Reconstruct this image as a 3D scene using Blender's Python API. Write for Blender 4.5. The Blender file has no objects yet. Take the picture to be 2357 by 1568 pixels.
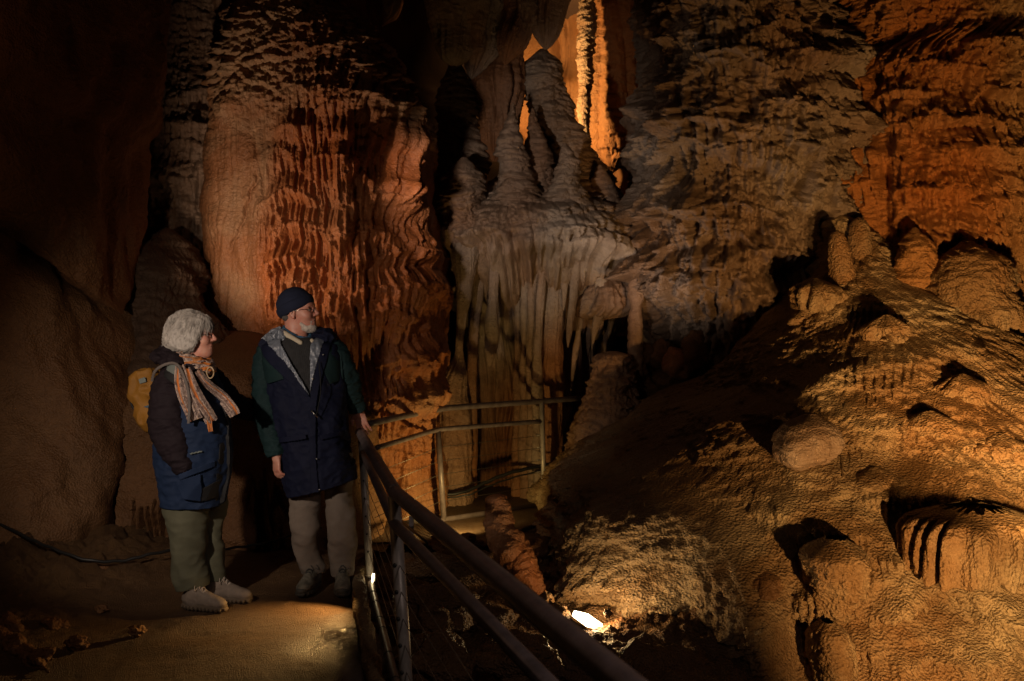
import bpy, math, random
import numpy as np
from mathutils import Vector, Matrix
random.seed(7)
scene = bpy.context.scene
COL = scene.collection
PI = math.pi

# ------------------------------------------------------------------ camera model
CAMZ = 1.62
FD = 2357*35/36.0                 # focal length in units of the 2357 px wide survey grid
CX, CY = 1178.5, 784.0
PITCH = math.atan((784-713.6)/FD)
CP, SP = math.cos(PITCH), math.sin(PITCH)

def P(X, Y, d):
    """survey direction (X,Y) at distance d along the view axis -> world metres"""
    xc = (X-CX)/FD*d
    yc = -(Y-CY)/FD*d
    return Vector((xc, yc*SP+d*CP, CAMZ+yc*CP-d*SP))

# ------------------------------------------------------------------ noise
_rng = np.random.RandomState(11)
_perm = np.concatenate([_rng.permutation(256)]*3).astype(np.int32)
_g = _rng.normal(size=(256, 3)); _g /= np.linalg.norm(_g, axis=1)[:, None]
_a2 = _rng.rand(256)*2*PI
_g2 = np.stack([np.cos(_a2), np.sin(_a2)], 1)

def noise3(x, y, z, seed=0):
    x = np.asarray(x, float)+seed*17.13; y = np.asarray(y, float)+seed*5.71; z = np.asarray(z, float)-seed*9.37
    ix = np.floor(x).astype(np.int32); iy = np.floor(y).astype(np.int32); iz = np.floor(z).astype(np.int32)
    fx = x-ix; fy = y-iy; fz = z-iz
    ux = fx*fx*fx*(fx*(fx*6-15)+10); uy = fy*fy*fy*(fy*(fy*6-15)+10); uz = fz*fz*fz*(fz*(fz*6-15)+10)
    ix &= 255; iy &= 255; iz &= 255
    out = 0
    for dx in (0, 1):
        wx = ux if dx else 1-ux
        px = _perm[ix+dx]
        for dy in (0, 1):
            wy = uy if dy else 1-uy
            py = _perm[(px+iy+dy)]
            for dz in (0, 1):
                wz = uz if dz else 1-uz
                h = _perm[(py+iz+dz)]
                g = _g[h]
                out = out+wx*wy*wz*(g[..., 0]*(fx-dx)+g[..., 1]*(fy-dy)+g[..., 2]*(fz-dz))
    return out*1.6

def noise2(x, y, seed=0):
    x = np.asarray(x, float)+seed*13.7; y = np.asarray(y, float)-seed*7.9
    ix = np.floor(x).astype(np.int32); iy = np.floor(y).astype(np.int32)
    fx = x-ix; fy = y-iy
    ux = fx*fx*fx*(fx*(fx*6-15)+10); uy = fy*fy*fy*(fy*(fy*6-15)+10)
    ix &= 255; iy &= 255
    out = 0
    for dx in (0, 1):
        wx = ux if dx else 1-ux
        px = _perm[ix+dx]
        for dy in (0, 1):
            wy = uy if dy else 1-uy
            g = _g2[_perm[px+iy+dy]]
            out = out+wx*wy*(g[..., 0]*(fx-dx)+g[..., 1]*(fy-dy))
    return out*1.5

def hsh(i, j, k):
    i = np.asarray(i).astype(np.int64); j = np.asarray(j).astype(np.int64)
    v = (i*374761393+j*668265263+k*2147483647+k*1013) & 0xffffffff
    v = ((v ^ (v >> 13))*1274126177) & 0xffffffff
    v = v ^ (v >> 16)
    return (v & 0xffffff)/float(0x1000000)

def sstep(a, b, x):
    t = np.clip((x-a)/(b-a), 0, 1)
    return t*t*(3-2*t)

def fbm(x, y, z, f, n=3, seed=0):
    o = 0; a = 1.0
    for i in range(n):
        o = o+a*noise3(x*f, y*f, z*f, seed+i); f *= 2.03; a *= .5
    return o

# ------------------------------------------------------------------ rock relief functions of (s, z): metres along / up
def flutes(s, z, F, seed=0, st=.08, wob=.35):
    """rounded vertical pipes with sharp grooves between them, 0..1"""
    w = noise2(s*F*.25, z*F*.10, seed+3)*wob*3
    n = noise2(s*F+w, z*F*st, seed)
    return np.clip(np.abs(n)*2.0, 0, 1)**.75

def drips(s, q, L, per, seed=0, z=None):
    """icicle row below a lip: q = metres under the lip, L = longest drip; 0..1 relief"""
    s = s+.6*per*noise2(s/per*.12, (q if z is None else z)/per*.10, seed+9)
    u = s/per; iu = np.floor(u); best = np.zeros_like(u)
    for di in (-1, 0, 1):
        ci = iu+di
        r1 = hsh(ci, ci*0+seed, 11); r2 = hsh(ci, ci*0+seed, 12); r3 = hsh(ci, ci*0+seed, 13)
        c = ci+.5+(r1-.5)*.5
        li = L*(.3+.7*r2); t = np.clip(q/li, 0, 1)
        w = (.22+.22*r3)*(1-t)**.4*(1.7-.7*np.clip(q/(li*.35), 0, 1))+1e-3
        e = np.clip(1-((u-c)/w)**2, 0, 1)
        best = np.maximum(best, np.sqrt(e)*(.6+.4*r1)*(t < 1)*(1-.3*t))
    return best

def shelves(s, z, cw, ch, seed=0, arch=.5, top=1.1, tail=.9, rag=None, per=None):
    """overlapping drooping flowstone scales with icicles, 0..1"""
    per = per or cw*.22
    s0 = s
    s = s+.35*cw*noise2(s/cw*.7, z/ch*.7, seed+20); z = z+.35*ch*noise2(s/cw*.6, z/ch*.6, seed+21)
    u = s/cw; v = z/ch
    iu = np.floor(u); iv = np.floor(v)
    best = np.zeros_like(u); bd = np.zeros_like(u)
    for di in (-1, 0, 1):
        for dj in (-1, 0, 1, 2):
            ci = iu+di; cj = iv+dj
            r1 = hsh(ci, cj, seed*7+1); r2 = hsh(ci, cj, seed*7+2); r3 = hsh(ci, cj, seed*7+3); r4 = hsh(ci, cj, seed*7+4)
            cu = ci+.5+(r1-.5)*.9; cv = cj+.5+(r2-.5)*.9
            w = .5+.6*r3
            du = (u-cu)/w
            e = np.clip(1-du*du, 0, 1)
            q = (cv-arch*du*du)-v
            tt = np.clip(1+q/top, 0, 1)
            up = np.sin(tt*PI/2)
            tb = np.clip(q/(tail*.45), 0, 1)
            dn = 1-tb*tb*(3-2*tb)
            dr = drips(s0+r3*3, q*ch, tail*ch*(.5+r4), per, seed+3)*.85
            h = np.sqrt(e)*np.where(q < 0, up, dn)*(.45+.55*r4)
            best = np.maximum(best, h); bd = np.maximum(bd, np.sqrt(e)*dr*(q > 0)*(.45+.55*r4))
    return .72*best+.5*bd

def popcorn(x, y, z, f, seed=0):
    return np.abs(noise3(x*f, y*f, z*f*1.25, seed))+.5*np.abs(noise3(x*f*2.1, y*f*2.1, z*f*2.5, seed+5))

# ------------------------------------------------------------------ object helpers
def add_props(o, label=None, cat=None, group=None, kind=None):
    if label: o['label'] = label
    if cat: o['category'] = cat
    if group: o['group'] = group
    if kind: o['kind'] = kind
    return o

def link(o, parent=None):
    COL.objects.link(o)
    if parent is not None: o.parent = parent
    return o

def empty(name, loc, label=None, cat=None, group=None, kind=None):
    o = bpy.data.objects.new(name, None); o.location = loc; o.empty_display_size = .1
    link(o)
    return add_props(o, label, cat, group, kind)

def np_mesh(name, V, F, mat, parent=None, smooth=True, tint=None, origin=None, attrs=None):
    """V (n,3) world coords, F (m,4) or list of index arrays"""
    V = np.asarray(V, np.float32)
    me = bpy.data.meshes.new(name)
    base = Vector((0, 0, 0))
    if parent is not None: base = pworld(parent)
    elif origin is not None: base = Vector(origin)
    V = V-np.array(base, np.float32)
    F = np.asarray(F, np.int32)
    me.vertices.add(len(V)); me.vertices.foreach_set('co', V.ravel())
    k = F.shape[1]
    me.loops.add(F.size); me.loops.foreach_set('vertex_index', F.ravel())
    me.polygons.add(len(F)); me.polygons.foreach_set('loop_start', np.arange(0, F.size, k, dtype=np.int32))
    me.polygons.foreach_set('loop_total', np.full(len(F), k, np.int32))
    if smooth: me.polygons.foreach_set('use_smooth', np.ones(len(F), bool))
    me.update(calc_edges=True)
    if attrs is None: attrs = {}
    if tint is not None: attrs['tint'] = tint
    for n_, a_ in attrs.items():
        at = me.attributes.new(n_, 'FLOAT', 'POINT'); at.data.foreach_set('value', np.asarray(a_, np.float32).ravel())
    me.materials.append(mat)
    o = bpy.data.objects.new(name, me)
    link(o, parent)
    if parent is None: o.location = base
    return o

def pworld(o):
    v = Vector(o.location)
    while o.parent is not None:
        o = o.parent; v = v+Vector(o.location)
    return v

def herm(xs, ys, x):
    """monotone cubic interpolation, xs ascending"""
    xs = np.asarray(xs, float); ys = np.asarray(ys, float)
    h = np.diff(xs); d = np.diff(ys)/h
    m = np.zeros_like(ys)
    m[1:-1] = np.where(d[:-1]*d[1:] > 0, 2*d[:-1]*d[1:]/np.where(d[:-1]+d[1:] == 0, 1, d[:-1]+d[1:]), 0)
    m[0] = d[0]; m[-1] = d[-1]
    i = np.clip(np.searchsorted(xs, x)-1, 0, len(h)-1)
    t = (x-xs[i])/h[i]
    return (ys[i]*(2*t**3-3*t**2+1)+m[i]*h[i]*(t**3-2*t**2+t)+ys[i+1]*(-2*t**3+3*t**2)+m[i+1]*h[i]*(t**3-t**2))

def loft(name, rows, fn, mat, res=.011, label=None, cat=None, group=None, kind=None, parent=None,
         droop=.16, power=1.0, pix=True, tintfn=None, sref=None, maxn=900):
    """rows: (Y, XL, XR, d, b) in survey units + depth and half thickness (m); or world (z, xl, xr, yc, b) with pix=False.
    A closed ring surface: upright rock body whose outline follows the rows; fn(s,z,x,y,th)->outward relief (m)"""
    R = []
    for r in rows:
        if pix:
            Y, XL, XR, d, b = r
            pl = P(XL, Y, d); pr = P(XR, Y, d)
            R.append((pl.z, pl.x, pr.x, pl.y, b))
        else: R.append(r)
    R.sort(key=lambda r: r[0])
    R = np.array(R, float)
    z0, z1 = R[0, 0], R[-1, 0]
    nz = int(min(maxn, max(8, (z1-z0)/res)))
    zz = np.linspace(z0, z1, nz)
    xl = herm(R[:, 0], R[:, 1], zz); xr = herm(R[:, 0], R[:, 2], zz); yc = herm(R[:, 0], R[:, 3], zz); bb = herm(R[:, 0], R[:, 4], zz)
    a = np.maximum((xr-xl)/2, .002); bb = np.maximum(bb, .002); xc = (xl+xr)/2
    am = a.max(); bm = bb.max()
    per = PI*(am+bm)*.5*1.1
    nf = int(min(maxn, max(12, per/res)))
    tf = np.linspace(-.25, PI+.25, 4001)        # even spacing along the outline, not in angle
    ex = am*np.sign(np.cos(tf))*np.abs(np.cos(tf))**power; ey = bm*np.sign(np.sin(tf))*np.abs(np.sin(tf))**power
    cl = np.concatenate([[0], np.cumsum(np.hypot(np.diff(ex), np.diff(ey)))]); c0 = np.interp(PI/2, tf, cl)
    nf = int(min(maxn, max(12, cl[-1]/res)))
    la = np.linspace(0, cl[-1], nf, endpoint=False)
    nb = max(6, nf//6)
    th = np.concatenate([np.interp(la, cl, tf), np.linspace(PI+.25, 2*PI-.25, nb, endpoint=False)])
    sa = np.concatenate([-(la-c0), -(cl[-1]-c0)-np.linspace(0, 1, nb)*am])
    n = len(th)
    TH, Z = np.meshgrid(th, zz)
    A = a[:, None]; B = bb[:, None]
    c, s_ = np.cos(TH), np.sin(TH)
    if power != 1.0:
        c2 = np.sign(c)*np.abs(c)**power; s2 = np.sign(s_)*np.abs(s_)**power
    else: c2, s2 = c, s_
    X = xc[:, None]+A*c2; Yw = yc[:, None]-B*s2
    # outward normal
    nx = np.sign(c)*np.abs(c)**(2-power)/np.maximum(A, .05); ny = -np.sign(s_)*np.abs(s_)**(2-power)/np.maximum(B, .05); l = np.sqrt(nx*nx+ny*ny)+1e-9
    nx /= l; ny /= l
    S = np.broadcast_to(sa[None, :], TH.shape)
    D = fn(S, Z, X, Yw, TH)
    fade = np.clip(A/.12, 0, 1)
    D = D*fade
    X2 = X+nx*D; Y2 = Yw+ny*D; Z2 = Z-droop*D
    V = np.stack([X2, Y2, Z2], -1).reshape(-1, 3)
    i = np.arange(nz-1)[:, None]*n; j = np.arange(n)[None, :]; jn = (j+1) % n
    F = np.stack([i+j, i+n+j, i+n+jn, i+jn], -1).reshape(-1, 4)[:, ::-1]
    # F order: outward
    tint = None
    if tintfn is not None: tint = tintfn(S, Z, X, Yw).reshape(-1)
    org = (float(np.mean(xc)), float(np.mean(yc)), float(z0))
    if tint is None: tint = np.full(V.shape[0], .5)
    o = np_mesh(name, V, F[:, ::-1], mat, parent, tint=tint, origin=org)
    return add_props(o, label, cat, group, kind)

def tube(pts, r, seg=10, cap=True):
    """sweep; r scalar or list. returns V,F(quads)"""
    pts = [Vector(p) for p in pts]
    n = len(pts)
    rs = r if hasattr(r, '__len__') else [r]*n
    V = []; F = []
    up = Vector((0.13, .21, 1)).normalized()
    prev = None
    for i, p in enumerate(pts):
        t = (pts[min(i+1, n-1)]-pts[max(i-1, 0)])
        if t.length < 1e-9: t = Vector((0, 0, 1))
        t.normalize()
        if prev is None:
            a = t.cross(up)
            if a.length < .05: a = t.cross(Vector((1, 0, 0)))
            a.normalize()
        else:
            a = prev-t*prev.dot(t); a.normalize()
        prev = a
        b = t.cross(a)
        for k in range(seg):
            w = 2*PI*k/seg
            V.append(p+(a*math.cos(w)+b*math.sin(w))*rs[i])
    for i in range(n-1):
        for k in range(seg):
            k2 = (k+1) % seg
            F.append((i*seg+k, i*seg+k2, (i+1)*seg+k2, (i+1)*seg+k))
    if cap:
        for e, base in ((0, 0), (1, (n-1)*seg)):
            ci = len(V); V.append(pts[0] if e == 0 else pts[-1])
            for k in range(0, seg, 2):
                k1, k2 = (k+1) % seg, (k+2) % seg
                q = (ci, base+k2, base+k1, base+k) if e == 0 else (ci, base+k, base+k1, base+k2)
                F.append(q)
    return V, F

def merge(*vfs):
    V = []; F = []
    for v, f in vfs:
        o = len(V); V += list(v); F += [tuple(i+o for i in q) for q in f]
    return V, F

def smooth_path(pts, n=8):
    pts = [Vector(p) for p in pts]; out = []
    for i in range(len(pts)-1):
        p0 = pts[max(i-1, 0)]; p1 = pts[i]; p2 = pts[i+1]; p3 = pts[min(i+2, len(pts)-1)]
        for k in range(n):
            t = k/n
            out.append(.5*((2*p1)+(p2-p0)*t+(2*p0-5*p1+4*p2-p3)*t*t+(3*p1-3*p2+p3-p0)*t**3))
    out.append(pts[-1])
    return out

def box(c, ax, ay, az):
    """box from centre and three half-axis vectors"""
    c = Vector(c); V = []
    for k in (-1, 1):
        for j in (-1, 1):
            for i in (-1, 1): V.append(c+ax*i+ay*j+az*k)
    F = [(0, 2, 3, 1), (4, 5, 7, 6), (0, 1, 5, 4), (2, 6, 7, 3), (0, 4, 6, 2), (1, 3, 7, 5)]
    return V, F

def obj(name, vf, mat, parent=None, smooth=True, bevel=0, **kw):
    V, F = vf
    V = np.array([tuple(v) for v in V])
    o = np_mesh(name, V, np.array(F), mat, parent, smooth, origin=V.mean(0) if parent is None else None)
    if bevel:
        m = o.modifiers.new('b', 'BEVEL'); m.width = bevel; m.segments = 2; m.limit_method = 'ANGLE'
        for p in o.data.polygons: p.use_smooth = False
    return add_props(o, **kw)

# ------------------------------------------------------------------ materials
def newmat(name):
    m = bpy.data.materials.new(name); m.use_nodes = True
    nt = m.node_tree; b = nt.nodes['Principled BSDF']
    return m, nt, b

def ramp(nt, stops):
    r = nt.nodes.new('ShaderNodeValToRGB')
    while len(r.color_ramp.elements) < len(stops): r.color_ramp.elements.new(.5)
    for e, (p, c) in zip(r.color_ramp.elements, stops):
        e.position = p; e.color = (*c, 1)
    return r

def nz_(nt, scale, detail=5, rough=.6, vec=None, dist=0):
    n = nt.nodes.new('ShaderNodeTexNoise'); n.inputs['Scale'].default_value = scale
    n.inputs['Detail'].default_value = detail; n.inputs['Roughness'].default_value = rough
    n.inputs['Distortion'].default_value = dist
    if vec is not None: nt.links.new(vec, n.inputs['Vector'])
    return n

def mapping(nt, scale, out='Object'):
    tc = nt.nodes.new('ShaderNodeTexCoord'); mp = nt.nodes.new('ShaderNodeMapping')
    mp.inputs['Scale'].default_value = scale
    nt.links.new(tc.outputs[out], mp.inputs['Vector'])
    return mp.outputs['Vector']

def mixc(nt, a, b, fac, mode='MIX'):
    m = nt.nodes.new('ShaderNodeMix'); m.data_type = 'RGBA'; m.blend_type = mode
    for sock, v in ((m.inputs[0], fac), (m.inputs[6], a), (m.inputs[7], b)):
        if isinstance(v, (int, float)): sock.default_value = v
        elif isinstance(v, tuple): sock.default_value = (*v, 1)
        else: nt.links.new(v, sock)
    return m.outputs[2]

def rock_mat(name, base, pale, stain, rough=.75, bump=.5, streak=1.0, grain=1.0, wet=0.0, bscale=1.0):
    """tint attribute: 0 = base colour, 1 = stained colour; pale comes in patches"""
    m, nt, b = newmat(name)
    at = nt.nodes.new('ShaderNodeAttribute'); at.attribute_name = 'tint'
    v1 = mapping(nt, (1, 1, 1)); vs = mapping(nt, (9, 9, .9))
    n1 = nz_(nt, 1.3, 6, .62, v1, .4); n2 = nz_(nt, 1.0, 5, .6, vs, .3); n3 = nz_(nt, 26, 6, .7, v1)
    r1 = ramp(nt, [(.42, (0, 0, 0)), (.62, (1, 1, 1))]); nt.links.new(n1.outputs[0], r1.inputs[0])
    c = mixc(nt, base, pale, r1.outputs[0])
    c = mixc(nt, c, stain, at.outputs['Fac'])
    r2 = ramp(nt, [(.3, (.62, .6, .58)), (.5, (1, 1, 1)), (.7, (1.25, 1.2, 1.12))]); nt.links.new(n2.outputs[0], r2.inputs[0])
    c = mixc(nt, c, r2.outputs[0], .55*streak, 'MULTIPLY')
    r3 = ramp(nt, [(.3, (.6, .58, .56)), (.55, (1, 1, 1)), (.75, (1.3, 1.28, 1.25))]); nt.links.new(n3.outputs[0], r3.inputs[0])
    c = mixc(nt, c, r3.outputs[0], .6*grain, 'MULTIPLY')
    nt.links.new(c, b.inputs['Base Color'])
    rr = nt.nodes.new('ShaderNodeMapRange'); nt.links.new(n1.outputs[0], rr.inputs[0])
    rr.inputs[1].default_value = .35; rr.inputs[2].default_value = .65; rr.inputs[3].default_value = rough-.25*wet-.1; rr.inputs[4].default_value = rough
    nt.links.new(rr.outputs[0], b.inputs['Roughness'])
    b.inputs['Specular IOR Level'].default_value = .3
    bn1 = nz_(nt, 45*bscale, 6, .7, v1); bn2 = nt.nodes.new('ShaderNodeTexVoronoi'); bn2.inputs['Scale'].default_value = 70*bscale
    nt.links.new(v1, bn2.inputs['Vector'])
    ad = nt.nodes.new('ShaderNodeMath'); ad.operation = 'ADD'
    nt.links.new(bn1.outputs[0], ad.inputs[0]); nt.links.new(bn2.outputs['Distance'], ad.inputs[1])
    bp = nt.nodes.new('ShaderNodeBump'); bp.inputs['Strength'].default_value = bump; bp.inputs['Distance'].default_value = .02
    nt.links.new(ad.outputs[0], bp.inputs['Height']); nt.links.new(bp.outputs[0], b.inputs['Normal'])
    return m

def plain_mat(name, col, rough=.6, metal=0, var=.25, scale=8, bump=.1, bscale=60, spec=.5, vscale=(1, 1, 1), col2=None):
    m, nt, b = newmat(name)
    v = mapping(nt, vscale)
    n = nz_(nt, scale, 5, .65, v)
    c2 = col2 or tuple(x*(1-var) for x in col)
    r = ramp(nt, [(.35, c2), (.65, col)]); nt.links.new(n.outputs[0], r.inputs[0])
    nt.links.new(r.outputs[0], b.inputs['Base Color'])
    b.inputs['Roughness'].default_value = rough; b.inputs['Metallic'].default_value = metal
    b.inputs['Specular IOR Level'].default_value = spec
    if bump:
        nb = nz_(nt, bscale, 4, .6, v); bp = nt.nodes.new('ShaderNodeBump'); bp.inputs['Strength'].default_value = bump
        bp.inputs['Distance'].default_value = .005
        nt.links.new(nb.outputs[0], bp.inputs['Height']); nt.links.new(bp.outputs[0], b.inputs['Normal'])
    return m

def emit_mat(name, col, strength):
    m, nt, b = newmat(name)
    b.inputs['Base Color'].default_value = (*col, 1); b.inputs['Emission Color'].default_value = (*col, 1)
    b.inputs['Emission Strength'].default_value = strength
    return m
# ================================================================== MATERIALS (stone)
M_red = rock_mat('red_flowstone', (.24, .10, .04), (.32, .19, .10), (.28, .078, .018), rough=.6, bump=.45, streak=.9)
M_grey = rock_mat('grey_dripstone', (.23, .16, .11), (.32, .25, .19), (.25, .10, .035), rough=.6, bump=.5, streak=.9)
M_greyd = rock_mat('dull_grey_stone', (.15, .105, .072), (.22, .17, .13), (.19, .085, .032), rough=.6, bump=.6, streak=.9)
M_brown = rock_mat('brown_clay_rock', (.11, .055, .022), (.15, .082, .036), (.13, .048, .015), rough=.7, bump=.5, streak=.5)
M_tan = rock_mat('tan_rough_stone', (.17, .10, .045), (.32, .24, .14), (.20, .085, .025), rough=.65, bump=.8, streak=.4, bscale=.8)
M_orange = rock_mat('orange_rough_stone', (.26, .13, .045), (.30, .18, .08), (.28, .095, .018), rough=.65, bump=.7, streak=.6)
M_floor = rock_mat('muddy_floor', (.12, .06, .024), (.17, .09, .04), (.09, .05, .025), rough=.6, bump=.8, streak=.0, wet=.6)
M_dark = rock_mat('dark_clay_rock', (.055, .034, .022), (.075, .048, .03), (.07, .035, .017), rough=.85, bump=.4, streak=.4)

def sv(X, Z, d):
    """world x,z seen near distance d -> survey grid"""
    return CX+X/d*FD, 713.6-(Z-CAMZ)/d*FD

def placed(U, V, lst, seed=0, rag=None, per=.07, fin=.12):
    """explicit drip shelves: (Xc, Ylip, half width, height above lip, tail length, amp, arch)"""
    best = np.zeros_like(U); bd = np.zeros_like(U)
    wv = noise2(U*.012, V*.012, seed)*14+noise2(U*.04, V*.04, seed+1)*5
    for k, (xc, yl, hw, up, tail, amp, arch) in enumerate(lst):
        du = (U+wv-xc)/hw
        e = np.clip(1-du*du, 0, 1)
        q = V-(yl+arch*du*du)+wv*.6           # positive below the lip
        t1 = np.clip(1+q/up, 0, 1); upv = np.sin(t1*PI/2)**1.2
        t2 = np.clip(q/(tail*.7), 0, 1); dn = 1-t2*t2*(3-2*t2)
        dr = drips(U*.004+k*3.3, q*.004, tail*1.9*.004, per, seed+k)
        best = np.maximum(best, amp*e**.75*np.where(q < 0, upv, dn))
        bd = np.maximum(bd, e**.4*dr*(q > -4))
    return best*.8+bd*fin

def scallop(s, z, f, seed=0):
    """small scaly bumps, flatter than wide"""
    return popcorn(s+.04*noise2(s*5, z*5, seed+50), z*0, z*1.35, f, seed)

# ================================================================== D: red flowstone cascade
D_SH = [ # survey coords: Xc, Ylip, half width, rise, tail, amp, arch
 (700, 120, 150, 130, 80, .22, 40), (640, 135, 85, 60, 70, .12, 30), (820, 165, 70, 70, 80, .16, 40),
 (700, 215, 190, 80, 100, .2, 30), (850, 240, 120, 100, 190, .2, 35), (905, 280, 70, 50, 150, .2, 40),
 (720, 300, 90, 50, 90, .13, 25), (660, 350, 70, 30, 80, .08, 60), (780, 360, 60, 40, 150, .13, 20),
 (690, 440, 80, 40, 60, .14, 50), (880, 450, 80, 50, 80, .16, 30), (935, 470, 60, 35, 70, .15, 20),
 (725, 515, 90, 45, 60, .16, 40), (700, 590, 80, 30, 60, .14, 40), (715, 640, 85, 30, 70, .16, 36),
 (850, 530, 60, 30, 70, .14, 20), (945, 565, 80, 40, 80, .16, 30), (755, 690, 60, 40, 120, .18, 20),
 (860, 650, 60, 28, 80, .15, 24), (935, 640, 85, 35, 150, .20, 30), (870, 700, 60, 30, 190, .18, 30),
 (930, 800, 70, 40, 120, .16, 24), (860, 900, 80, 50, 150, .14, 30), (960, 900, 60, 50, 120, .15, 30)]
def fn_D(s, z, x, y, th):
    U, V = sv(x, z, 8.6)
    x2 = x+.25*y
    edge = .35+.65*np.clip(np.sin(th)*1.5, 0, 1)
    sm = sstep(560, 660, U+.35*(V-500)*(V < 500))          # the pale left flank stays smooth
    sh = placed(U, V, D_SH, 2, per=.062, fin=.08)
    g = shelves(x2, z, .22, .24, 4, per=.05, arch=.7, tail=1.3)*.11*sm
    d = (sh*.95*(.25+.75*sm)+g)*edge+flutes(x2, z, 5, 1, .10)*.05*(.3+.7*sm)+flutes(x2, z, 15, 7, .12)*.015
    top = sstep(330, 120, V)
    tsc = scallop(x, z, 5.5, 3)*.07+scallop(x, z, 12, 5)*.045
    d += tsc*(.12+1.3*top)+popcorn(x, y, z, 28, 8)*.010
    d += -.05*np.exp(-((U-(610-.42*(V-420)+14*noise2(V*.03, U*0, 4)))/4)**2)*sstep(390, 420, V)*(1-sstep(560, 600, V))
    # central drip columns
    for (cx_, w, v0, v1, a) in ((806, 20, 300, 520, .20), (800, 26, 500, 760, .22), (835, 14, 560, 760, .15), (885, 15, 300, 430, .13), (770, 13, 760, 1000, .10), (812, 14, 700, 1000, .16), (905, 13, 300, 440, .13)):
        c = cx_+6*noise2(V*.02, V*0, 3)
        m = np.clip(1-((U-c)/w)**2, 0, 1)**.5
        d += a*m*sstep(v0-30, v0+20, V)*(1-sstep(v1-20, v1+50, V))
    d += .10*fbm(x, y, z, .9, 3, 31)
    return d
def tint_D(s, z, x, y):
    U, V = sv(x, z, 8.6)
    n = noise3(x*1.5, y*1.5, z*1.0, 4)
    t = sstep(600, 680, U+n*90)*sstep(230, 330, V+n*60)*(1-sstep(820, 980, V+n*80)*.6)
    t = np.maximum(t, .75*sstep(.1, .45, n)*sstep(120, 260, V))
    return t*(.75+.25*noise3(x*4, y*4, z*2, 9))
loft('flowstone_cascade', [(-140, 640, 750, 9.7, .5), (0, 610, 742, 9.6, .8), (60, 588, 800, 9.5, 1.0), (130, 568, 868, 9.5, 1.1), (200, 550, 900, 9.5, 1.15),
     (290, 540, 945, 9.5, 1.2), (450, 528, 965, 9.5, 1.2), (560, 515, 984, 9.5, 1.2), (700, 505, 990, 9.6, 1.2), (900, 480, 992, 9.8, 1.15), (1050, 450, 1015, 10.1, 1.1), (1250, 430, 1040, 10.3, 1.1)],
     fn_D, M_red, res=.0092, power=.5, tintfn=tint_D, droop=.2,
     label='huge orange red flowstone cascade rising behind the man in the blue coat', cat='flowstone')
loft('stalagmite', [(20, 795, 800, 9.3, .05), (45, 785, 828, 9.3, .25), (110, 775, 850, 9.3, .35), (200, 765, 880, 9.3, .4)],
     lambda s, z, x, y, th: scallop(x, z, 9, 13)*.06+popcorn(x, y, z, 28, 2)*.01+flutes(s, z, 10, 5)*.03, M_grey, res=.011,
     label='pale knobbly cone beside the top of the orange red flowstone cascade', cat='stalagmite')

# ================================================================== C: fluted wall left of the cascade
C_SH = [(430, 285, 110, 60, 80, .25, 30), (340, 330, 70, 40, 60, .15, 20), (440, 410, 120, 40, 60, .22, -20), (360, 430, 60, 40, 90, .15, 20), (420, 490, 80, 40, 90, .2, 20),
        (520, 300, 70, 60, 120, .2, 20), (470, 210, 90, 70, 60, .25, 40), (350, 200, 90, 60, 90, .2, 20), (450, 560, 60, 40, 60, .2, 20), (500, 640, 70, 40, 90, .18, 20), (330, 560, 60, 40, 90, .18, 20)]
def fn_C(s, z, x, y, th):
    U, V = sv(x, z, 9.2)
    rag = .5+1.0*np.clip(.5+noise2(s*7, z*.4, 15), 0, 1)
    return placed(U, V, C_SH, 5, rag)*.55+shelves(s, z, .30, .34, 14, per=.06)*.13+flutes(s, z, 6.5, 11, .1)*.06+flutes(s, z, 15, 12, .1)*.03+scallop(x, z, 9, 3)*.05+.2*fbm(x, y, z, .8, 3, 40)
loft('flowstone_wall', [(-120, 300, 700, 10.4, 1.0), (150, 295, 680, 10.2, 1.0), (450, 288, 640, 10.0, 1.0), (700, 285, 640, 9.8, 1.0), (900, 280, 640, 9.6, 1.0)],
     fn_C, M_grey, res=.011, power=.75, label='dim grey brown fluted flowstone wall between the dark crevice and the orange cascade', cat='flowstone',
     tintfn=lambda s, z, x, y: .35+.3*noise3(x, y, z, 3))
# hanging lumps above it
for k, (X, Y0, Y1, w, lab) in enumerate(((330, -60, 62, 24, 'dark ringed stalactite hanging alone at the top of the left crevice'), (508, -60, 40, 17, 'blunt grey stalactite hanging above the fluted wall, left one of two'), (568, -60, 42, 17, 'blunt grey stalactite hanging above the fluted wall, right one of two'))):
    loft('stalactite', [(Y0, X-w, X+w, 8.8, .1), ((Y0+Y1)/2, X-w*.9, X+w*.95, 8.8, .1), (Y1-10, X-w*.6, X+w*.6, 8.8, .06), (Y1, X-3, X+3, 8.8, .01)],
         lambda s, z, x, y, th: np.abs(np.sin(z*30))*.012+flutes(s, z, 16, 2)*.02, M_grey if k else M_brown, res=.012, label=lab, cat='stalactite', group='stalactites along the top of the cave')

# ================================================================== mound behind woman
def fn_m(s, z, x, y, th):
    return scallop(x, z, 8, 23)*.045+popcorn(x, y, z, 28, 5)*.01+.12*fbm(x, y, z, 1.5, 3, 50)+shelves(s, z, .4, .35, 33)*.05
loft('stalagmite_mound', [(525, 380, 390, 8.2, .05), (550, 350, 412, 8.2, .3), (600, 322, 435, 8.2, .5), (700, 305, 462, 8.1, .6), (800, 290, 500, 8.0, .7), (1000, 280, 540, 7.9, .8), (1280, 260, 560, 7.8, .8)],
     fn_m, M_dark, res=.011, label='dark rounded stalagmite mound behind the grey haired woman', cat='stalagmite')

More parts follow.
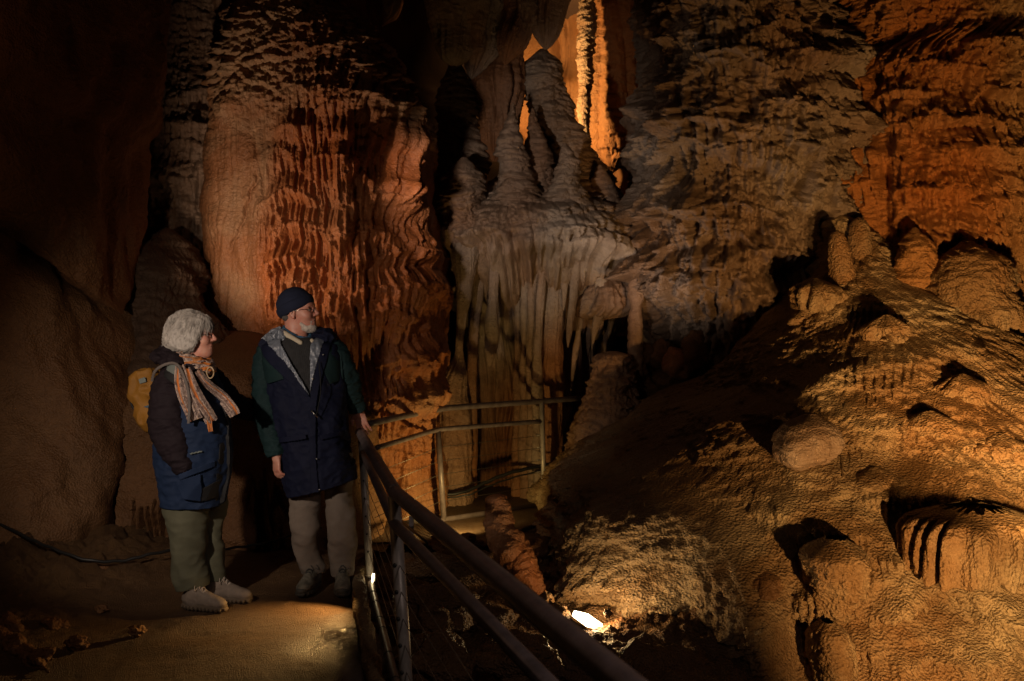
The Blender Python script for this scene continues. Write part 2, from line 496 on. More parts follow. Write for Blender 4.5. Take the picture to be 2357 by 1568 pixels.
# ================================================================== B: low wall behind the people
def comb(U, V, x0, x1, y0, y1, per, seed):
    m = sstep(x0-12, x0+10, U)*(1-sstep(x1-10, x1+12, U))
    w = np.abs(np.sin((U+8*noise2(U*.03, V*.008, seed))*PI/per))**.7
    edge = y0+26*noise2(U*.05, U*0, seed+1)
    v = sstep(edge, edge+25, V)*(1-sstep(y1-10, y1+14, V))
    return m*v*(w-.9)
def fn_B(s, z, x, y, th):
    U, V = sv(x, z, 6.7)
    d = .28*fbm(x, y, z, .8, 3, 60)+popcorn(x, y, z, 11, 6)*.012+popcorn(x, y, z, 34, 7)*.006
    d += comb(U, V, 285, 410, 1150, 1285, 17, 3)*.14
    m = sstep(525, 560, U)*(1-sstep(665, 690, U))
    e = 1100+40*noise2(U*.04, U*0, 8)
    v = sstep(e, e+30, V)
    d += m*v*(flutes(s, z, 11, 44, .18, .8)*.13-.11)
    e2 = 1120
    m2 = sstep(700, 735, U)*(1-sstep(765, 775, U))*sstep(e2, e2+20, V)*(1-sstep(1200, 1215, V))
    d += m2*(flutes(s, z, 11, 45, .05)*.1-.1)
    return d
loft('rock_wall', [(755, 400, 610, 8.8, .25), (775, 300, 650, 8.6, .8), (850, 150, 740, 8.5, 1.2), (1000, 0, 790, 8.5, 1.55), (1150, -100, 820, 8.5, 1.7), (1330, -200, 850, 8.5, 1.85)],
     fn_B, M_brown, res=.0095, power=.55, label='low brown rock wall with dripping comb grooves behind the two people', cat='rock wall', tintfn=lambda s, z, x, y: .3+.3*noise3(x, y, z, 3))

# ================================================================== A: left blade and bulge
def fn_A(s, z, x, y, th):
    d = .22*fbm(x, y, z*.6, .9, 4, 70)+popcorn(x, y, z, 14, 6)*.014+popcorn(x, y, z, 34, 7)*.005
    U, V = sv(x, z, 6.0)
    d += .12*sstep(250, 286, U+6*noise2(V*.03, U*0, 3))
    d += .10*(1-sstep(150, 230, V+40*noise2(U*.012, V*0, 6)))
    return d
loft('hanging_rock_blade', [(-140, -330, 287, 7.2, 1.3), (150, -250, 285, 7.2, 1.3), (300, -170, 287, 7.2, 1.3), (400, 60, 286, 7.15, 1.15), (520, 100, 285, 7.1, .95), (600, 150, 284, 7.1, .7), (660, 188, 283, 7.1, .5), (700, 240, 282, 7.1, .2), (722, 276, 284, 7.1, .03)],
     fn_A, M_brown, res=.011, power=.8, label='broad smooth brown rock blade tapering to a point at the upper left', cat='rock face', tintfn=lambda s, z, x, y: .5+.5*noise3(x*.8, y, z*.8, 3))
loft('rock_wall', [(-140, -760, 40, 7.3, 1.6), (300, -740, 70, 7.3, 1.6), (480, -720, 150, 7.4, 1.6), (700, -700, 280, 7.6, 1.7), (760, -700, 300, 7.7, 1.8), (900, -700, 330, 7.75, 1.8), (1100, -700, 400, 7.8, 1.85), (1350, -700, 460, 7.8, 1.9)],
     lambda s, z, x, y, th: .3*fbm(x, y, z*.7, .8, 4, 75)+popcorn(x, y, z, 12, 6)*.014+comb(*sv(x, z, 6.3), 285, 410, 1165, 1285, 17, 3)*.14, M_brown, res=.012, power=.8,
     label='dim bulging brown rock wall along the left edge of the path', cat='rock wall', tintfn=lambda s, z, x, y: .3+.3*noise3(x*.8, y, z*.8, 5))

# ================================================================== F: organ of spires and pipes
def fn_spire(seed, ring=5.0, amp=1.0):
    def f(s, z, x, y, th):
        w = z*ring+noise3(x*2, y*2, z*2, seed)*1.2
        rings = np.abs(noise2(w*1.6, s*1.2, seed))*.10
        return amp*(rings*.7+scallop(x, z, 7.5, seed)*.06+scallop(x, z, 15, seed+2)*.03+popcorn(x, y, z, 30, seed+1)*.009+.10*fbm(x, y, z, 2.2, 2, seed))
    return f
org = empty('organ_formation', P(1230, 700, 10.4), 'massive grey organ of pipes and spires right of the orange cascade', 'dripstone')
tg = lambda s, z, x, y: np.clip(.25+.5*noise3(x*2, y*2, z*.7, 12), 0, 1)
F_SH = [(1060, 515, 52, 40, 110, .3, 20), (1130, 520, 50, 60, 60, .26, 25), (1230, 535, 60, 60, 90, .3, 25), (1330, 540, 60, 60, 90, .3, 30), (1400, 560, 40, 70, 70, .25, 30), (1070, 650, 40, 25, 60, .16, 10), (1290, 520, 120, 60, 80, .28, 30)]
def fn_F(s, z, x, y, th):
    U, V = sv(x, z, 9.9)
    rag = .5+1.0*np.clip(.5+noise2(s*9, z*.4, 25), 0, 1)
    t = sstep(500, 560, V)
    return placed(U, V, F_SH, 8, rag, per=.09)*.8+flutes(s, z, 6.5, 51, .04)*.15*t+flutes(s, z, 14, 52, .06)*.04+(scallop(x, z, 5, 53)*.14+scallop(x, z, 13, 54)*.05)*(1-t)+.12*fbm(x, y, z, 1.2, 3, 80)
loft('dripstone_curtain', [(340, 1235, 1285, 11.1, .15), (400, 1170, 1325, 11.0, .3), (455, 1090, 1372, 10.9, .55), (500, 1040, 1412, 10.7, .85), (560, 1050, 1418, 10.7, .9), (640, 1062, 1408, 10.8, .75), (720, 1080, 1390, 11.0, .45), (860, 1110, 1370, 11.2, .3), (1190, 1110, 1360, 11.2, .3)],
     fn_F, M_grey, res=.010, power=.75, parent=org, tintfn=lambda s, z, x, y: np.clip(.2+.5*noise3(x*2, y*2, z*.7, 12)+.5*sstep(1.6, .6, z), 0, 1), droop=.15)
def curvy(name, pts, d, b, mat, fnn, parent, res=.012, tint=None, **kw):
    w_s = (.86 if pts[0][0] != 1250 else 1.12) if name == 'spire' else 1
    rows = [(Y, X-w*w_s, X+w*w_s, d+(dd[0] if dd else 0), b*w/20.) for (X, Y, w, *dd) in pts]
    return loft(name, rows, fnn, mat, res=res, parent=parent, tintfn=tint or tg, **kw)
SPIRES = [([(1047, 120, 3), (1047, 140, 10), (1047, 175, 20), (1048, 231, 33), (1055, 290, 42), (1060, 340, 48), (1062, 420, 50)], 10.9, 21),
      ([(1068, 362, 4), (1068, 380, 20), (1066, 420, 38), (1064, 460, 47), (1066, 500, 50), (1068, 530, 45)], 10.0, 22),
      ([(1181, 238, 3), (1180, 260, 10), (1178, 321, 23), (1180, 403, 31), (1190, 450, 48), (1200, 510, 75)], 10.2, 23),
      ([(1226, 250, 4), (1227, 270, 12), (1236, 340, 22), (1243, 400, 32), (1252, 455, 52), (1255, 520, 75)], 10.5, 24),
      ([(1250, 112, 4), (1248, 130, 16), (1250, 154, 30), (1258, 218, 39), (1275, 270, 38), (1312, 334, 38), (1348, 403, 52), (1365, 470, 62), (1375, 540, 62)], 11.0, 25),
      ([(1300, 330, 4), (1302, 350, 14), (1306, 420, 28), (1310, 460, 44), (1312, 520, 66)], 10.1, 26),
      ([(1380, 380, 4), (1390, 430, 20), (1400, 520, 26), (1412, 600, 24), (1420, 660, 10)], 10.6, 27)]
for pts, d, sd in SPIRES:
    curvy('spire', pts, d, .09, M_grey, fn_spire(sd, 4+sd % 3), org, res=.0105, droop=.35)
PIPES = [([(1072, 560, 26), (1070, 658, 17), (1062, 740, 10), (1057, 800, 7), (1056, 815, 9), (1052, 840, 18), (1045, 880, 27), (1040, 1000, 36), (1040, 1160, 42)], 9.9, .6),
         ([(1107, 560, 12), (1101, 660, 11), (1092, 760, 10), (1088, 861, 11), (1086, 1000, 12), (1086, 1165, 14)], 10.2, 1),
         ([(1140, 560, 13), (1134, 690, 13), (1130, 800, 13), (1128, 825, 9), (1127, 845, 1)], 10.0, .2),
         ([(1196, 620, 9), (1194, 760, 9), (1192, 900, 10), (1192, 1165, 14)], 10.3, 1),
         ([(1216, 560, 12), (1212, 700, 10), (1208, 860, 11), (1212, 1165, 15)], 10.2, .6),
         ([(1236, 560, 11), (1224, 700, 9), (1223, 860, 10), (1230, 1165, 14)], 10.1, .3),
         ([(1253, 560, 9), (1242, 720, 9), (1236, 860, 10), (1244, 1165, 16)], 10.0, .1),
         ([(1276, 560, 14), (1276, 650, 19), (1272, 760, 21), (1268, 900, 24), (1266, 1165, 30)], 10.1, 1),
         ([(1302, 570, 9), (1300, 640, 9), (1298, 700, 4), (1297, 715, 1)], 9.95, .2),
         ([(1330, 560, 12), (1320, 680, 10), (1310, 770, 6), (1307, 800, 1)], 9.9, .3),
         ([(1345, 600, 9), (1334, 740, 7), (1320, 850, 5), (1314, 900, 1)], 10.1, .4),
         ([(1300, 700, 8), (1303, 860, 11), (1308, 1165, 15)], 10.5, .8),
         ([(1330, 740, 7), (1334, 900, 8), (1340, 1160, 12)], 10.6, .7),
         ([(1386, 640, 12), (1380, 711, 10), (1368, 770, 7), (1362, 805, 1)], 10.0, .2)]
for k, (pts, d, tn) in enumerate(PIPES):
    curvy('pipe', pts, d, .07, M_grey, lambda s, z, x, y, th, k=k: flutes(s, z, 16, 60+k, .06)*.022+popcorn(x, y, z, 22, k)*.012+.05*fbm(x, y, z, 2.5, 2, k), org, res=.012,
          tint=lambda s, z, x, y, tn=tn: np.clip(tn*.8*sstep(1.75, 1.0, z)+.3*noise3(x*3, y*3, z, 5), 0, 1))
# hanging drapery above the organ
for k, (pts, d, tn, lab) in enumerate((
   ([(1046, -80, 30), (1046, 60, 26), (1046, 110, 20), (1044, 140, 14), (1046, 152, 2)], 10.3, .3, 'short tan stalactite touching the leftmost spire of the organ'),
   ([(1100, -80, 52), (1096, 60, 40), (1098, 120, 27), (1092, 160, 14), (1086, 182, 1)], 10.5, .3, 'wide tan drapery ending in a ragged point above the organ, second from the left'),
   ([(1150, -80, 48), (1150, 80, 40), (1150, 170, 36), (1150, 260, 28), (1143, 330, 16), (1138, 372, 2)], 10.9, .8, 'long red grey drapery reaching down between two spires of the organ'),
   ([(1200, -80, 40), (1196, 40, 30), (1180, 90, 20), (1168, 130, 9), (1163, 150, 1)], 10.4, .5, 'curved brown drapery left of the blunt stalactite above the organ'),
   ([(1252, -80, 34), (1252, 20, 27), (1254, 70, 21), (1256, 100, 12), (1257, 115, 2)], 10.4, .5, 'blunt brown stalactite just above the tallest dark spire'),
   ([(890, -80, 26), (884, -20, 22), (880, 30, 14), (876, 60, 2)], 10.6, .3, 'faint drapery tip at the top of the black crevice'))):
    curvy('stalactite', pts, d, .12, M_grey, lambda s, z, x, y, th, k=k: flutes(s, z, 7, 90+k, .04)*.09+flutes(s, z, 15, 91+k, .07)*.045+scallop(x, z, 12, k)*.02+popcorn(x, y, z, 30, k)*.008+.12*fbm(x, y, z, 1.5, 2, k), None, res=.011,
          tint=lambda s, z, x, y, tn=tn: np.clip(tn+.5*noise3(x*4, y*4, z*.8, 5), 0, 1), label=lab, cat='stalactite', group='stalactites along the top of the cave')

# ================================================================== G: lamp lit pillars far behind
curvy('dripstone_pillar', [(1412, -100, 46), (1410, 60, 44), (1408, 180, 41), (1408, 270, 37), (1406, 330, 27), (1405, 380, 12), (1404, 402, 1)], 13.2, .10, M_orange,
      lambda s, z, x, y, th: shelves(s, z, .3, .12, 61)*.09*sstep(2.9, 3.6, z)+flutes(s, z, 6, 62, .02)*.10+popcorn(x, y, z, 18, 3)*.012, None, res=.013, label='long orange ribbed pillar ending in a point, lamp lit at the top centre', cat='dripstone pillar', tint=lambda s, z, x, y: np.clip(.55+.4*noise3(x*3, y, z*.6, 2), 0, 1))
curvy('dripstone_pillar', [(1354, -100, 16), (1352, 60, 17), (1348, 150, 15), (1346, 240, 13), (1345, 300, 11), (1345, 420, 10)], 12.6, .16, M_tan,
      lambda s, z, x, y, th: popcorn(x, y, z, 11, 63)*.06+.05*fbm(x, y, z, 3, 2, 6), None, res=.012, label='thin pale knobbly pillar lit bright left of the orange ribbed pillar', cat='dripstone pillar')
loft('rock_wall', [(-120, 1245, 1480, 14.6, .6), (60, 1245, 1470, 14.6, .6), (200, 1235, 1470, 14.6, .6), (420, 1235, 1500, 14.6, .6), (760, 1240, 1540, 14.6, .6)],
      lambda s, z, x, y, th: flutes(s, z, 2.2, 64, .06)*.35+flutes(s, z, 7, 65, .05)*.06+.3*fbm(x, y, z, 1, 3, 90), M_orange, res=.018, power=.7, label='orange wall lit by a hidden lamp behind the pillars at the top centre', cat='rock wall', tintfn=lambda s, z, x, y: .5+.4*noise3(x, y, z, 1))

# ================================================================== H: grey cauliflower mass
H_SH = [(1540, 190, 50, 60, 60, .3, 30), (1530, 310, 50, 60, 60, .3, 30), (1620, 260, 80, 60, 70, .35, 30), (1700, 330, 70, 60, 70, .35, 30), (1560, 460, 80, 80, 70, .4, 20), (1680, 470, 90, 70, 60, .35, 30),
        (1510, 520, 50, 40, 60, .3, 20), (1560, 600, 90, 60, 70, .35, 30), (1660, 610, 110, 80, 260, .45, 40), (1740, 560, 90, 90, 60, .4, 30), (1500, 620, 40, 40, 80, .25, 20), (1700, 110, 60, 60, 60, .35, 20), (1780, 230, 60, 60, 80, .35, 20), (1820, 120, 40, 50, 60, .3, 20), (1780, 330, 70, 40, 50, .3, 30)]
def fn_H(s, z, x, y, th):
    U, V = sv(x, z, 9.8)
    rag = .5+1.0*np.clip(.5+noise2(s*7, z*.4, 35), 0, 1)
    low = sstep(640, 720, V)
    edge = .45+.55*np.clip(np.sin(th)*1.5, 0, 1)
    lum = np.clip(np.abs(noise3(x*3.2, y*3.2, z*2.6, 144)), 0, 1)*.34+np.abs(noise3(x*7, y*7, z*5.5, 145))*.17
    return (placed(U, V, H_SH, 9, rag, per=.07, fin=.2)*.5+lum*.8*(1-.6*low)+shelves(x+.3*y, z, .20, .26, 41, per=.055, arch=.9, tail=1.3)*.24*(1-.6*low)+shelves(x+.3*y, z, .10, .12, 42, per=.035, arch=.9, tail=1.2)*.10*(1-.7*low))*edge+flutes(s, z, 6, 43, .06)*(.07+.06*low)+flutes(s, z, 14, 143, .08)*.04+scallop(x, z, 12, 44)*.04+.15*fbm(x, y, z, .9, 3, 95)
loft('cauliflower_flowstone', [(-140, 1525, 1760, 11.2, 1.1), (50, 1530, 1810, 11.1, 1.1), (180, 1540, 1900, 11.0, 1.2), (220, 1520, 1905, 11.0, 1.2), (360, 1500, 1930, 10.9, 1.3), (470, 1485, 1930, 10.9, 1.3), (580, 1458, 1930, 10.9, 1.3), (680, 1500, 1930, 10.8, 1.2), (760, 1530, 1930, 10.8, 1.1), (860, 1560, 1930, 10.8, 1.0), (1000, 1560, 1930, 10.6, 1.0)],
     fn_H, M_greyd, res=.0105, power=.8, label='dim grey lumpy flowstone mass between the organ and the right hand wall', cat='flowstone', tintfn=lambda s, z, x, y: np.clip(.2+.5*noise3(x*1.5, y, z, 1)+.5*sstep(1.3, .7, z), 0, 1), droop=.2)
curvy('dripstone_column', [(1466, 590, 12), (1467, 620, 17), (1465, 680, 19), (1464, 705, 12), (1462, 730, 15), (1462, 800, 16), (1460, 850, 18)], 9.8, .09, M_grey,
      lambda s, z, x, y, th: popcorn(x, y, z, 10, 66)*.03, None, label='short grey column with a waist beside the dark hollow', cat='dripstone column')
curvy('flowstone_lump', [(1395, 640, 16), (1395, 665, 40), (1392, 700, 46), (1380, 722, 36), (1372, 735, 10)], 10.2, .13, M_grey,
      lambda s, z, x, y, th: flutes(s, z, 9, 67, .2)*.09+popcorn(x, y, z, 9, 68)*.04, None, label='grey drooping lump at the right foot of the organ', cat='flowstone')
# knobbly stack and round boulders at the end of the far railing
curvy('boulder_stack', [(808, 0, 4), (1, 1, 1)] and [(1412, 808, 6), (1412, 816, 26), (1410, 860, 34), (1404, 900, 40), (1396, 950, 52), (1384, 1000, 56), (1372, 1050, 58), (1366, 1090, 56), (1366, 1140, 50)], 9.7, .12, M_grey,
      lambda s, z, x, y, th: shelves(s, z, .22, .13, 71)*.09+popcorn(x, y, z, 9, 72)*.06+popcorn(x, y, z, 24, 73)*.012, None, label='knobbly brown stone stack just past the end of the far handrail', cat='stone stack', tint=lambda s, z, x, y: .45+0*z)

def rock(name, c, r, seed, mat, n=48, flat=(1, 1, 1), rough=.18, **kw):
    """irregular boulder"""
    th = np.linspace(0, 2*PI, n, endpoint=False); ph = np.linspace(.02, PI-.02, n//2)
    T, Ph = np.meshgrid(th, ph)
    x = np.cos(T)*np.sin(Ph); y = np.sin(T)*np.sin(Ph); z = np.cos(Ph)
    k = 1+rough*1.6*noise3(x*1.1, y*1.1, z*1.1, seed)+rough*.8*noise3(x*2.3, y*2.3, z*2.3, seed+1)+rough*.5*np.abs(noise3(x*6, y*6, z*6, seed+2))
    V = np.stack([x*k*r*flat[0]+c[0], y*k*r*flat[1]+c[1], z*k*r*flat[2]+c[2]], -1).reshape(-1, 3)
    m = len(th); i = np.arange(len(ph)-1)[:, None]*m; j = np.arange(m)[None]; jn = (j+1) % m
    F = np.stack([i+j, i+m+j, i+m+jn, i+jn], -1).reshape(-1, 4)
    o = np_mesh(name, V, F, mat, None, origin=c, tint=np.full(len(V), .3+.4*random.random()))
    return add_props(o, **kw)
BL = [(1478, 890, 46, 'round brown boulder lying right of the knobbly stone stack', (1.2, 1, .7)), (1478, 815, 34, 'dark boulder under the short grey column', (1, 1, .9)), (1520, 815, 30, 'dark rounded boulder, topmost of the heap under the lumpy flowstone', (1, 1, 1)),
      (1535, 875, 32, 'rounded boulder at the foot of the fluted curtain', (1, 1, .8)), (1466, 850, 26, 'small dark boulder wedged between the stack and the column', (1, 1, 1)), (1560, 840, 36, 'brown lump against the fluted brown curtain', (1, 1, 1)), (1474, 938, 13, 'small pebble like stone on the slope right of the stack', (1, 1, .8)), (1600, 810, 34, 'brown knob on the lower edge of the fluted curtain', (1, .8, 1.2))]
for k, (X, Y, r, lab, fl) in enumerate(BL):
    rock('boulder', tuple(P(X, Y, 10.0-.12*k*.3)), r/FD*9.8, 100+k, M_brown if k != 5 else M_red, flat=fl, label=lab, cat='boulder', group='boulders past the far railing')

# ================================================================== I: right wall
I_SH = [(1960, 225, 110, 60, 50, .2, 40), (1990, 330, 60, 50, 70, .3, 20), (1900, 300, 60, 50, 90, .15, 30), (1995, 400, 50, 45, 90, .4, 15), (1900, 230, 60, 90, 60, .2, 40), (1960, 120, 70, 120, 60, .35, 60),
        (2150, 140, 100, 50, 60, .3, 20), (2270, 90, 100, 40, 50, .3, 20), (2180, 260, 120, 60, 60, .35, 25), (2300, 210, 80, 40, 60, .3, 15), (2200, 330, 90, 50, 70, .35, 20), (2320, 330, 70, 50, 70, .3, 15), (2140, 420, 90, 50, 60, .3, 15), (2260, 440, 80, 50, 110, .4, 15),
        (2210, 520, 120, 50, 70, .35, 20), (2330, 540, 70, 50, 70, .35, 10), (2110, 520, 40, 40, 60, .2, 10), (2100, 200, 70, 50, 60, .2, 20)]
def fn_I(s, z, x, y, th):
    U, V = sv(x, z, 9.3)
    rag = .45+1.1*np.clip(.5+noise2(s*8, z*.5, 65), 0, 1)
    R = sstep(2040, 2075, U)
    d = placed(U, V, I_SH, 19, rag, per=.07, fin=.2)*.6
    d += R*(shelves(s, z, .24, .30, 45, per=.06, arch=.8)*.26+shelves(s, z, .11, .13, 46, per=.04, arch=.9)*.10+popcorn(x, y, z, 8, 47)*.05+flutes(s, z, 12, 147, .1)*.04)
    d += scallop(x, z, 11, 48)*.04+popcorn(x, y, z, 26, 148)*.015+flutes(s, z, 6, 49, .08)*.05+.25*fbm(x, y, z, .9, 3, 97)
    return d
loft('right_cave_wall', [(-140, 1985, 2900, 10.9, 1.6), (130, 1960, 2900, 10.8, 1.6), (180, 1890, 2900, 10.8, 1.6), (260, 1840, 2900, 10.8, 1.6), (420, 1820, 2900, 10.7, 1.6), (700, 1820, 2900, 10.6, 1.6), (1000, 1850, 2900, 10.4, 1.6)],
     fn_I, M_orange, res=.0112, power=.6, label='tall rough orange wall of dripping ledges at the upper right', cat='rock wall', droop=.25, maxn=1100,
     tintfn=lambda s, z, x, y: np.clip(sstep(2.9, 3.3, x)*(1-sstep(4.0, 4.7, x))*.9+.4*noise3(x*1.2, y, z*1.2, 2)-.1, 0, 1)).name = 'rock_wall'
loft('stalagmite', [(70, 1925, 1935, 10.0, .03), (95, 1915, 1950, 10.0, .1), (150, 1912, 1958, 10.0, .12), (200, 1905, 1965, 10.0, .15)], fn_spire(33, 3, .5), M_tan, label='small pale knob standing against the black opening at the upper right', cat='stalagmite')
# lumps with curtains right of the great mound
def fn_lump(seed, ylip, sc=1.0):
    def f(s, z, x, y, th):
        U, V = sv(x, z, 8.2)
        t = sstep(ylip-30, ylip+15, V+18*noise2(U*.03, V*0, seed))
        return t*(flutes(s, z, 9, seed, .06)*.14+flutes(s, z, 20, seed+1, .1)*.04-.10)*sc+scallop(x, z, 11, seed+2)*.05*(1-t*.5)+popcorn(x, y, z, 26, seed+4)*.012+.12*fbm(x, y, z, 1.6, 3, seed)
    return f
for pts, d, sd, yl, lab in (
   ([(2105, 525, 6), (2106, 560, 34), (2108, 620, 48), (2110, 700, 52), (2112, 780, 48), (2120, 830, 32), (2128, 868, 6)], 8.7, 81, 700, 'rounded lump with an orange hanging curtain just right of the pale nubs'),
   ([(2225, 555, 10), (2225, 600, 70), (2232, 680, 100), (2236, 740, 106), (2236, 790, 90), (2240, 850, 60), (2246, 890, 8)], 8.5, 82, 745, 'big tan domed lump with a toothed hanging curtain above the lower right slope'),
   ([(2172, 790, 40), (2170, 840, 36), (2162, 900, 18), (2158, 930, 3)], 8.2, 83, 2000, 'tan cone of stone pointing down below the domed lump'),
   ([(2330, 760, 30), (2325, 840, 44), (2322, 900, 40), (2318, 960, 20), (2316, 980, 4)], 8.2, 84, 840, 'rough fluted pendant at the right edge of the picture')):
    curvy('flowstone_pendant', pts, d, .10, M_tan if sd != 81 else M_orange, fn_lump(sd, yl), None, label=lab, cat='flowstone', droop=.2, res=.010)

# ================================================================== J: great mound
J_ROWS = [ # world: z, xl, xr, yc, b
 (2.50, 3.02, 3.10, 9.30, .04), (2.42, 2.94, 3.22, 9.30, .14), (2.15, 2.80, 3.50, 9.25, .38), (1.75, 2.52, 3.90, 9.2, .85), (1.35, 2.34, 4.4, 9.15, 1.35), (1.05, 2.02, 4.9, 9.1, 1.75), (.80, 1.45, 5.2, 9.05, 2.05),
 (.50, .95, 5.6, 9.0, 2.4), (.20, .62, 6.0, 8.95, 2.7), (-.30, .36, 6.6, 8.9, 3.0), (-.7, .15, 7.2, 8.8, 3.3), (-1.1, .05, 7.6, 8.7, 3.5)]
J_SH = [(2010, 700, 50, 40, 40, .10, 15), (2060, 800, 60, 50, 50, .12, 15), (2130, 930, 80, 50, 50, .14, 20), (2250, 985, 80, 50, 60, .14, 15), (2330, 1060, 60, 50, 60, .14, 10), (2000, 960, 70, 50, 40, .10, 20), (2060, 1080, 90, 50, 50, .13, 20), (2190, 1110, 80, 50, 50, .13, 15),
 (1940, 1150, 70, 50, 45, .11, 20), (2060, 1210, 80, 50, 50, .12, 20), (1950, 1270, 70, 45, 50, .11, 20), (2090, 1320, 80, 45, 40, .12, 10), (1990, 1420, 60, 40, 40, .10, 15), (2120, 1440, 70, 40, 40, .10, 10), (2250, 1450, 70, 40, 40, .10, 10), (2330, 1500, 60, 40, 40, .1, 10), (2050, 1520, 70, 40, 40, .1, 10),
 (1800, 800, 60, 60, 40, .10, 30), (1720, 930, 70, 50, 40, .08, 30), (1640, 1290, 60, 50, 40, .10, 20), (1560, 1240, 80, 60, 40, .07, 40)]
def fn_J(s, z, x, y, th):
    md_ = .35+1.1*sstep(-.45, .5, noise3(x*1.1, y*1.1, z*1.1, 209))
    d = popcorn(x, y, z, 5.0, 201)*.06+(popcorn(x, y, z*1.3, 9.5, 202)*.065+popcorn(x, y, z*1.3, 21, 203)*.026)*md_
    d += .30*fbm(x, y, z, .75, 3, 204)+.06*fbm(x, y, z, 3.0, 2, 207)
    right = sstep(1.6, 2.8, x)
    rag = .5+1.0*np.clip(.5+noise2(s*8, z*.5, 66), 0, 1)
    hs = sstep(1.75, 1.0, z)
    d += right*hs*(shelves(x*1.0+.4*y, z, .34, .24, 205, per=.07)*.17+shelves(x+.4*y, z, .15, .11, 206, per=.045)*.06)+(1-right)*sstep(1.1, .6, z)*shelves(s, z, .5, .4, 208, per=.09)*.06
    U2 = CX+x/np.maximum(y, 1)*FD; V2 = 713.6-(z-CAMZ)/np.maximum(y, 1)*FD
    d += placed(U2, V2, J_SH, 221, per=.055, fin=.07)*.9
    # stepped bulges: upper arch, left dome, undercut lip on the right
    U2 = CX+x/np.maximum(y, 1)*FD; V2 = 713.6-(z-CAMZ)/np.maximum(y, 1)*FD
    wob = 16*noise2(U2*.012, V2*.012, 211)+6*noise2(U2*.05, V2*.05, 212)
    l2 = 842+((U2-1925)/230)**2*125
    d += .22*sstep(l2-20, l2+60, V2+wob)*sstep(1640, 1760, U2)*(1-.6*sstep(1.1, .2, z))
    l3 = 985+np.clip((U2-1560)/290, 0, 3)**2*270+np.clip((1560-U2)/260, 0, 3)**2*70
    d += .26*sstep(l3-20, l3+70, V2+wob)*(1-sstep(1835, 1880, U2+wob*.5))*sstep(1335, 1450, U2)
    l4 = 1345+14*noise2(U2*.03, U2*0, 213)
    d -= .20*sstep(l4-6, l4+14, V2)*sstep(1845, 1900, U2)*(1-sstep(l4+60, l4+190, V2))
    # broad folds running down the slope
    U = (th-PI/2)
    for c, w, a in ((-.55, .18, .28), (-.15, .12, .18), (.45, .2, .30), (.9, .2, .2), (.12, .07, .12)):
        d += a*np.exp(-((U-c+.10*noise2(z*1.2, U*0, 7))/w)**2)*sstep(1.9, .9, z)
    return d
loft('great_mound', J_ROWS, fn_J, M_tan, res=.0118, pix=False, maxn=1250, power=.95, droop=.2, label='great rough cone shaped mound filling the lower right of the cave', cat='stalagmite', sref=2.6,
     tintfn=lambda s, z, x, y: np.clip(.2+.6*noise3(x*.9, y*.9, z*.9, 33), 0, 1)*.7).name = 'stalagmite_mound'
for pts, d, sd, lab in (([(1925, 530, 3), (1927, 540, 14), (1930, 575, 22), (1936, 620, 26), (1942, 700, 30), (1946, 780, 30)], 8.75, 91, 'left one of two pale rounded nubs on top of the great mound'),
                    ([(1976, 500, 3), (1977, 510, 15), (1978, 540, 23), (1978, 580, 25), (1976, 640, 24)], 9.0, 92, 'right one of two pale rounded nubs on top of the great mound')):
    curvy('stalagmite', pts, d, .10, M_tan, lambda s, z, x, y, th: popcorn(x, y, z, 15, 93)*.022+popcorn(x, y, z, 34, 94)*.006, None, label=lab, cat='stalagmite', res=.01, group='pale nubs on top of the great mound')
def jdepth(U, V):
    R = np.array(sorted(J_ROWS))
    for dd in np.arange(4.5, 10, .04):
        p = P(U, V, dd)
        xl, xr, yc, b = [np.interp(p.z, R[:, 0], R[:, k]) for k in (1, 2, 3, 4)]
        if ((p.x-(xl+xr)/2)/((xr-xl)/2))**2+((p.y-yc)/b)**2 < 1: return dd-.35
    return 8.0
def fn_pend(seed, a=1.0):
    return lambda s, z, x, y, th: popcorn(x, y, z, 13, seed)*.03+popcorn(x, y, z, 30, seed+1)*.008+a*flutes(s, z, 8, seed+2, .1)*.03+.06*fbm(x, y, z, 3, 2, seed)
for pts, d, sd, mt, lab in (
  ([(1874, 640, 8), (1876, 660, 44), (1880, 680, 52), (1880, 700, 44), (1878, 720, 8)], 8.15, 95, M_tan, 'small toothed shelf jutting out just below the two pale nubs'),
  ([(1866, 950, 6), (1862, 970, 34), (1856, 1010, 48), (1852, 1045, 40), (1850, 1070, 22), (1853, 1094, 3)], 6.5, 96, M_grey, 'grey cup shaped pendant with dripping teeth on the middle of the great mound'),
  ([(1752, 1305, 10), (1748, 1325, 44), (1745, 1365, 52), (1742, 1405, 40), (1738, 1445, 20), (1735, 1480, 2)], 5.65, 97, M_brown, 'brown pendant tapering to a drip at the foot of the great mound'),
  ([(1925, 1235, 14), (1920, 1270, 56), (1916, 1330, 66), (1916, 1380, 50), (1920, 1420, 26), (1924, 1440, 6)], 5.9, 98, M_tan, 'dark tan lump beside the brown drip pendant'),
  ([(1905, 1430, 12), (1908, 1450, 36), (1912, 1500, 44), (1915, 1580, 44), (1915, 1640, 44)], 5.6, 99, M_tan, 'stubby tan knob standing below the dark tan pendant lump')):
    d = jdepth(pts[len(pts)//2][0], pts[len(pts)//2][1])+(-.04 if sd != 95 else .2)
    curvy('flowstone_pendant', pts, d, .085, mt, fn_pend(sd, 2.2 if sd in (95, 96) else .8), None, label=lab, cat='flowstone', res=.008, droop=.4, tint=lambda s, z, x, y: .2+0*z)
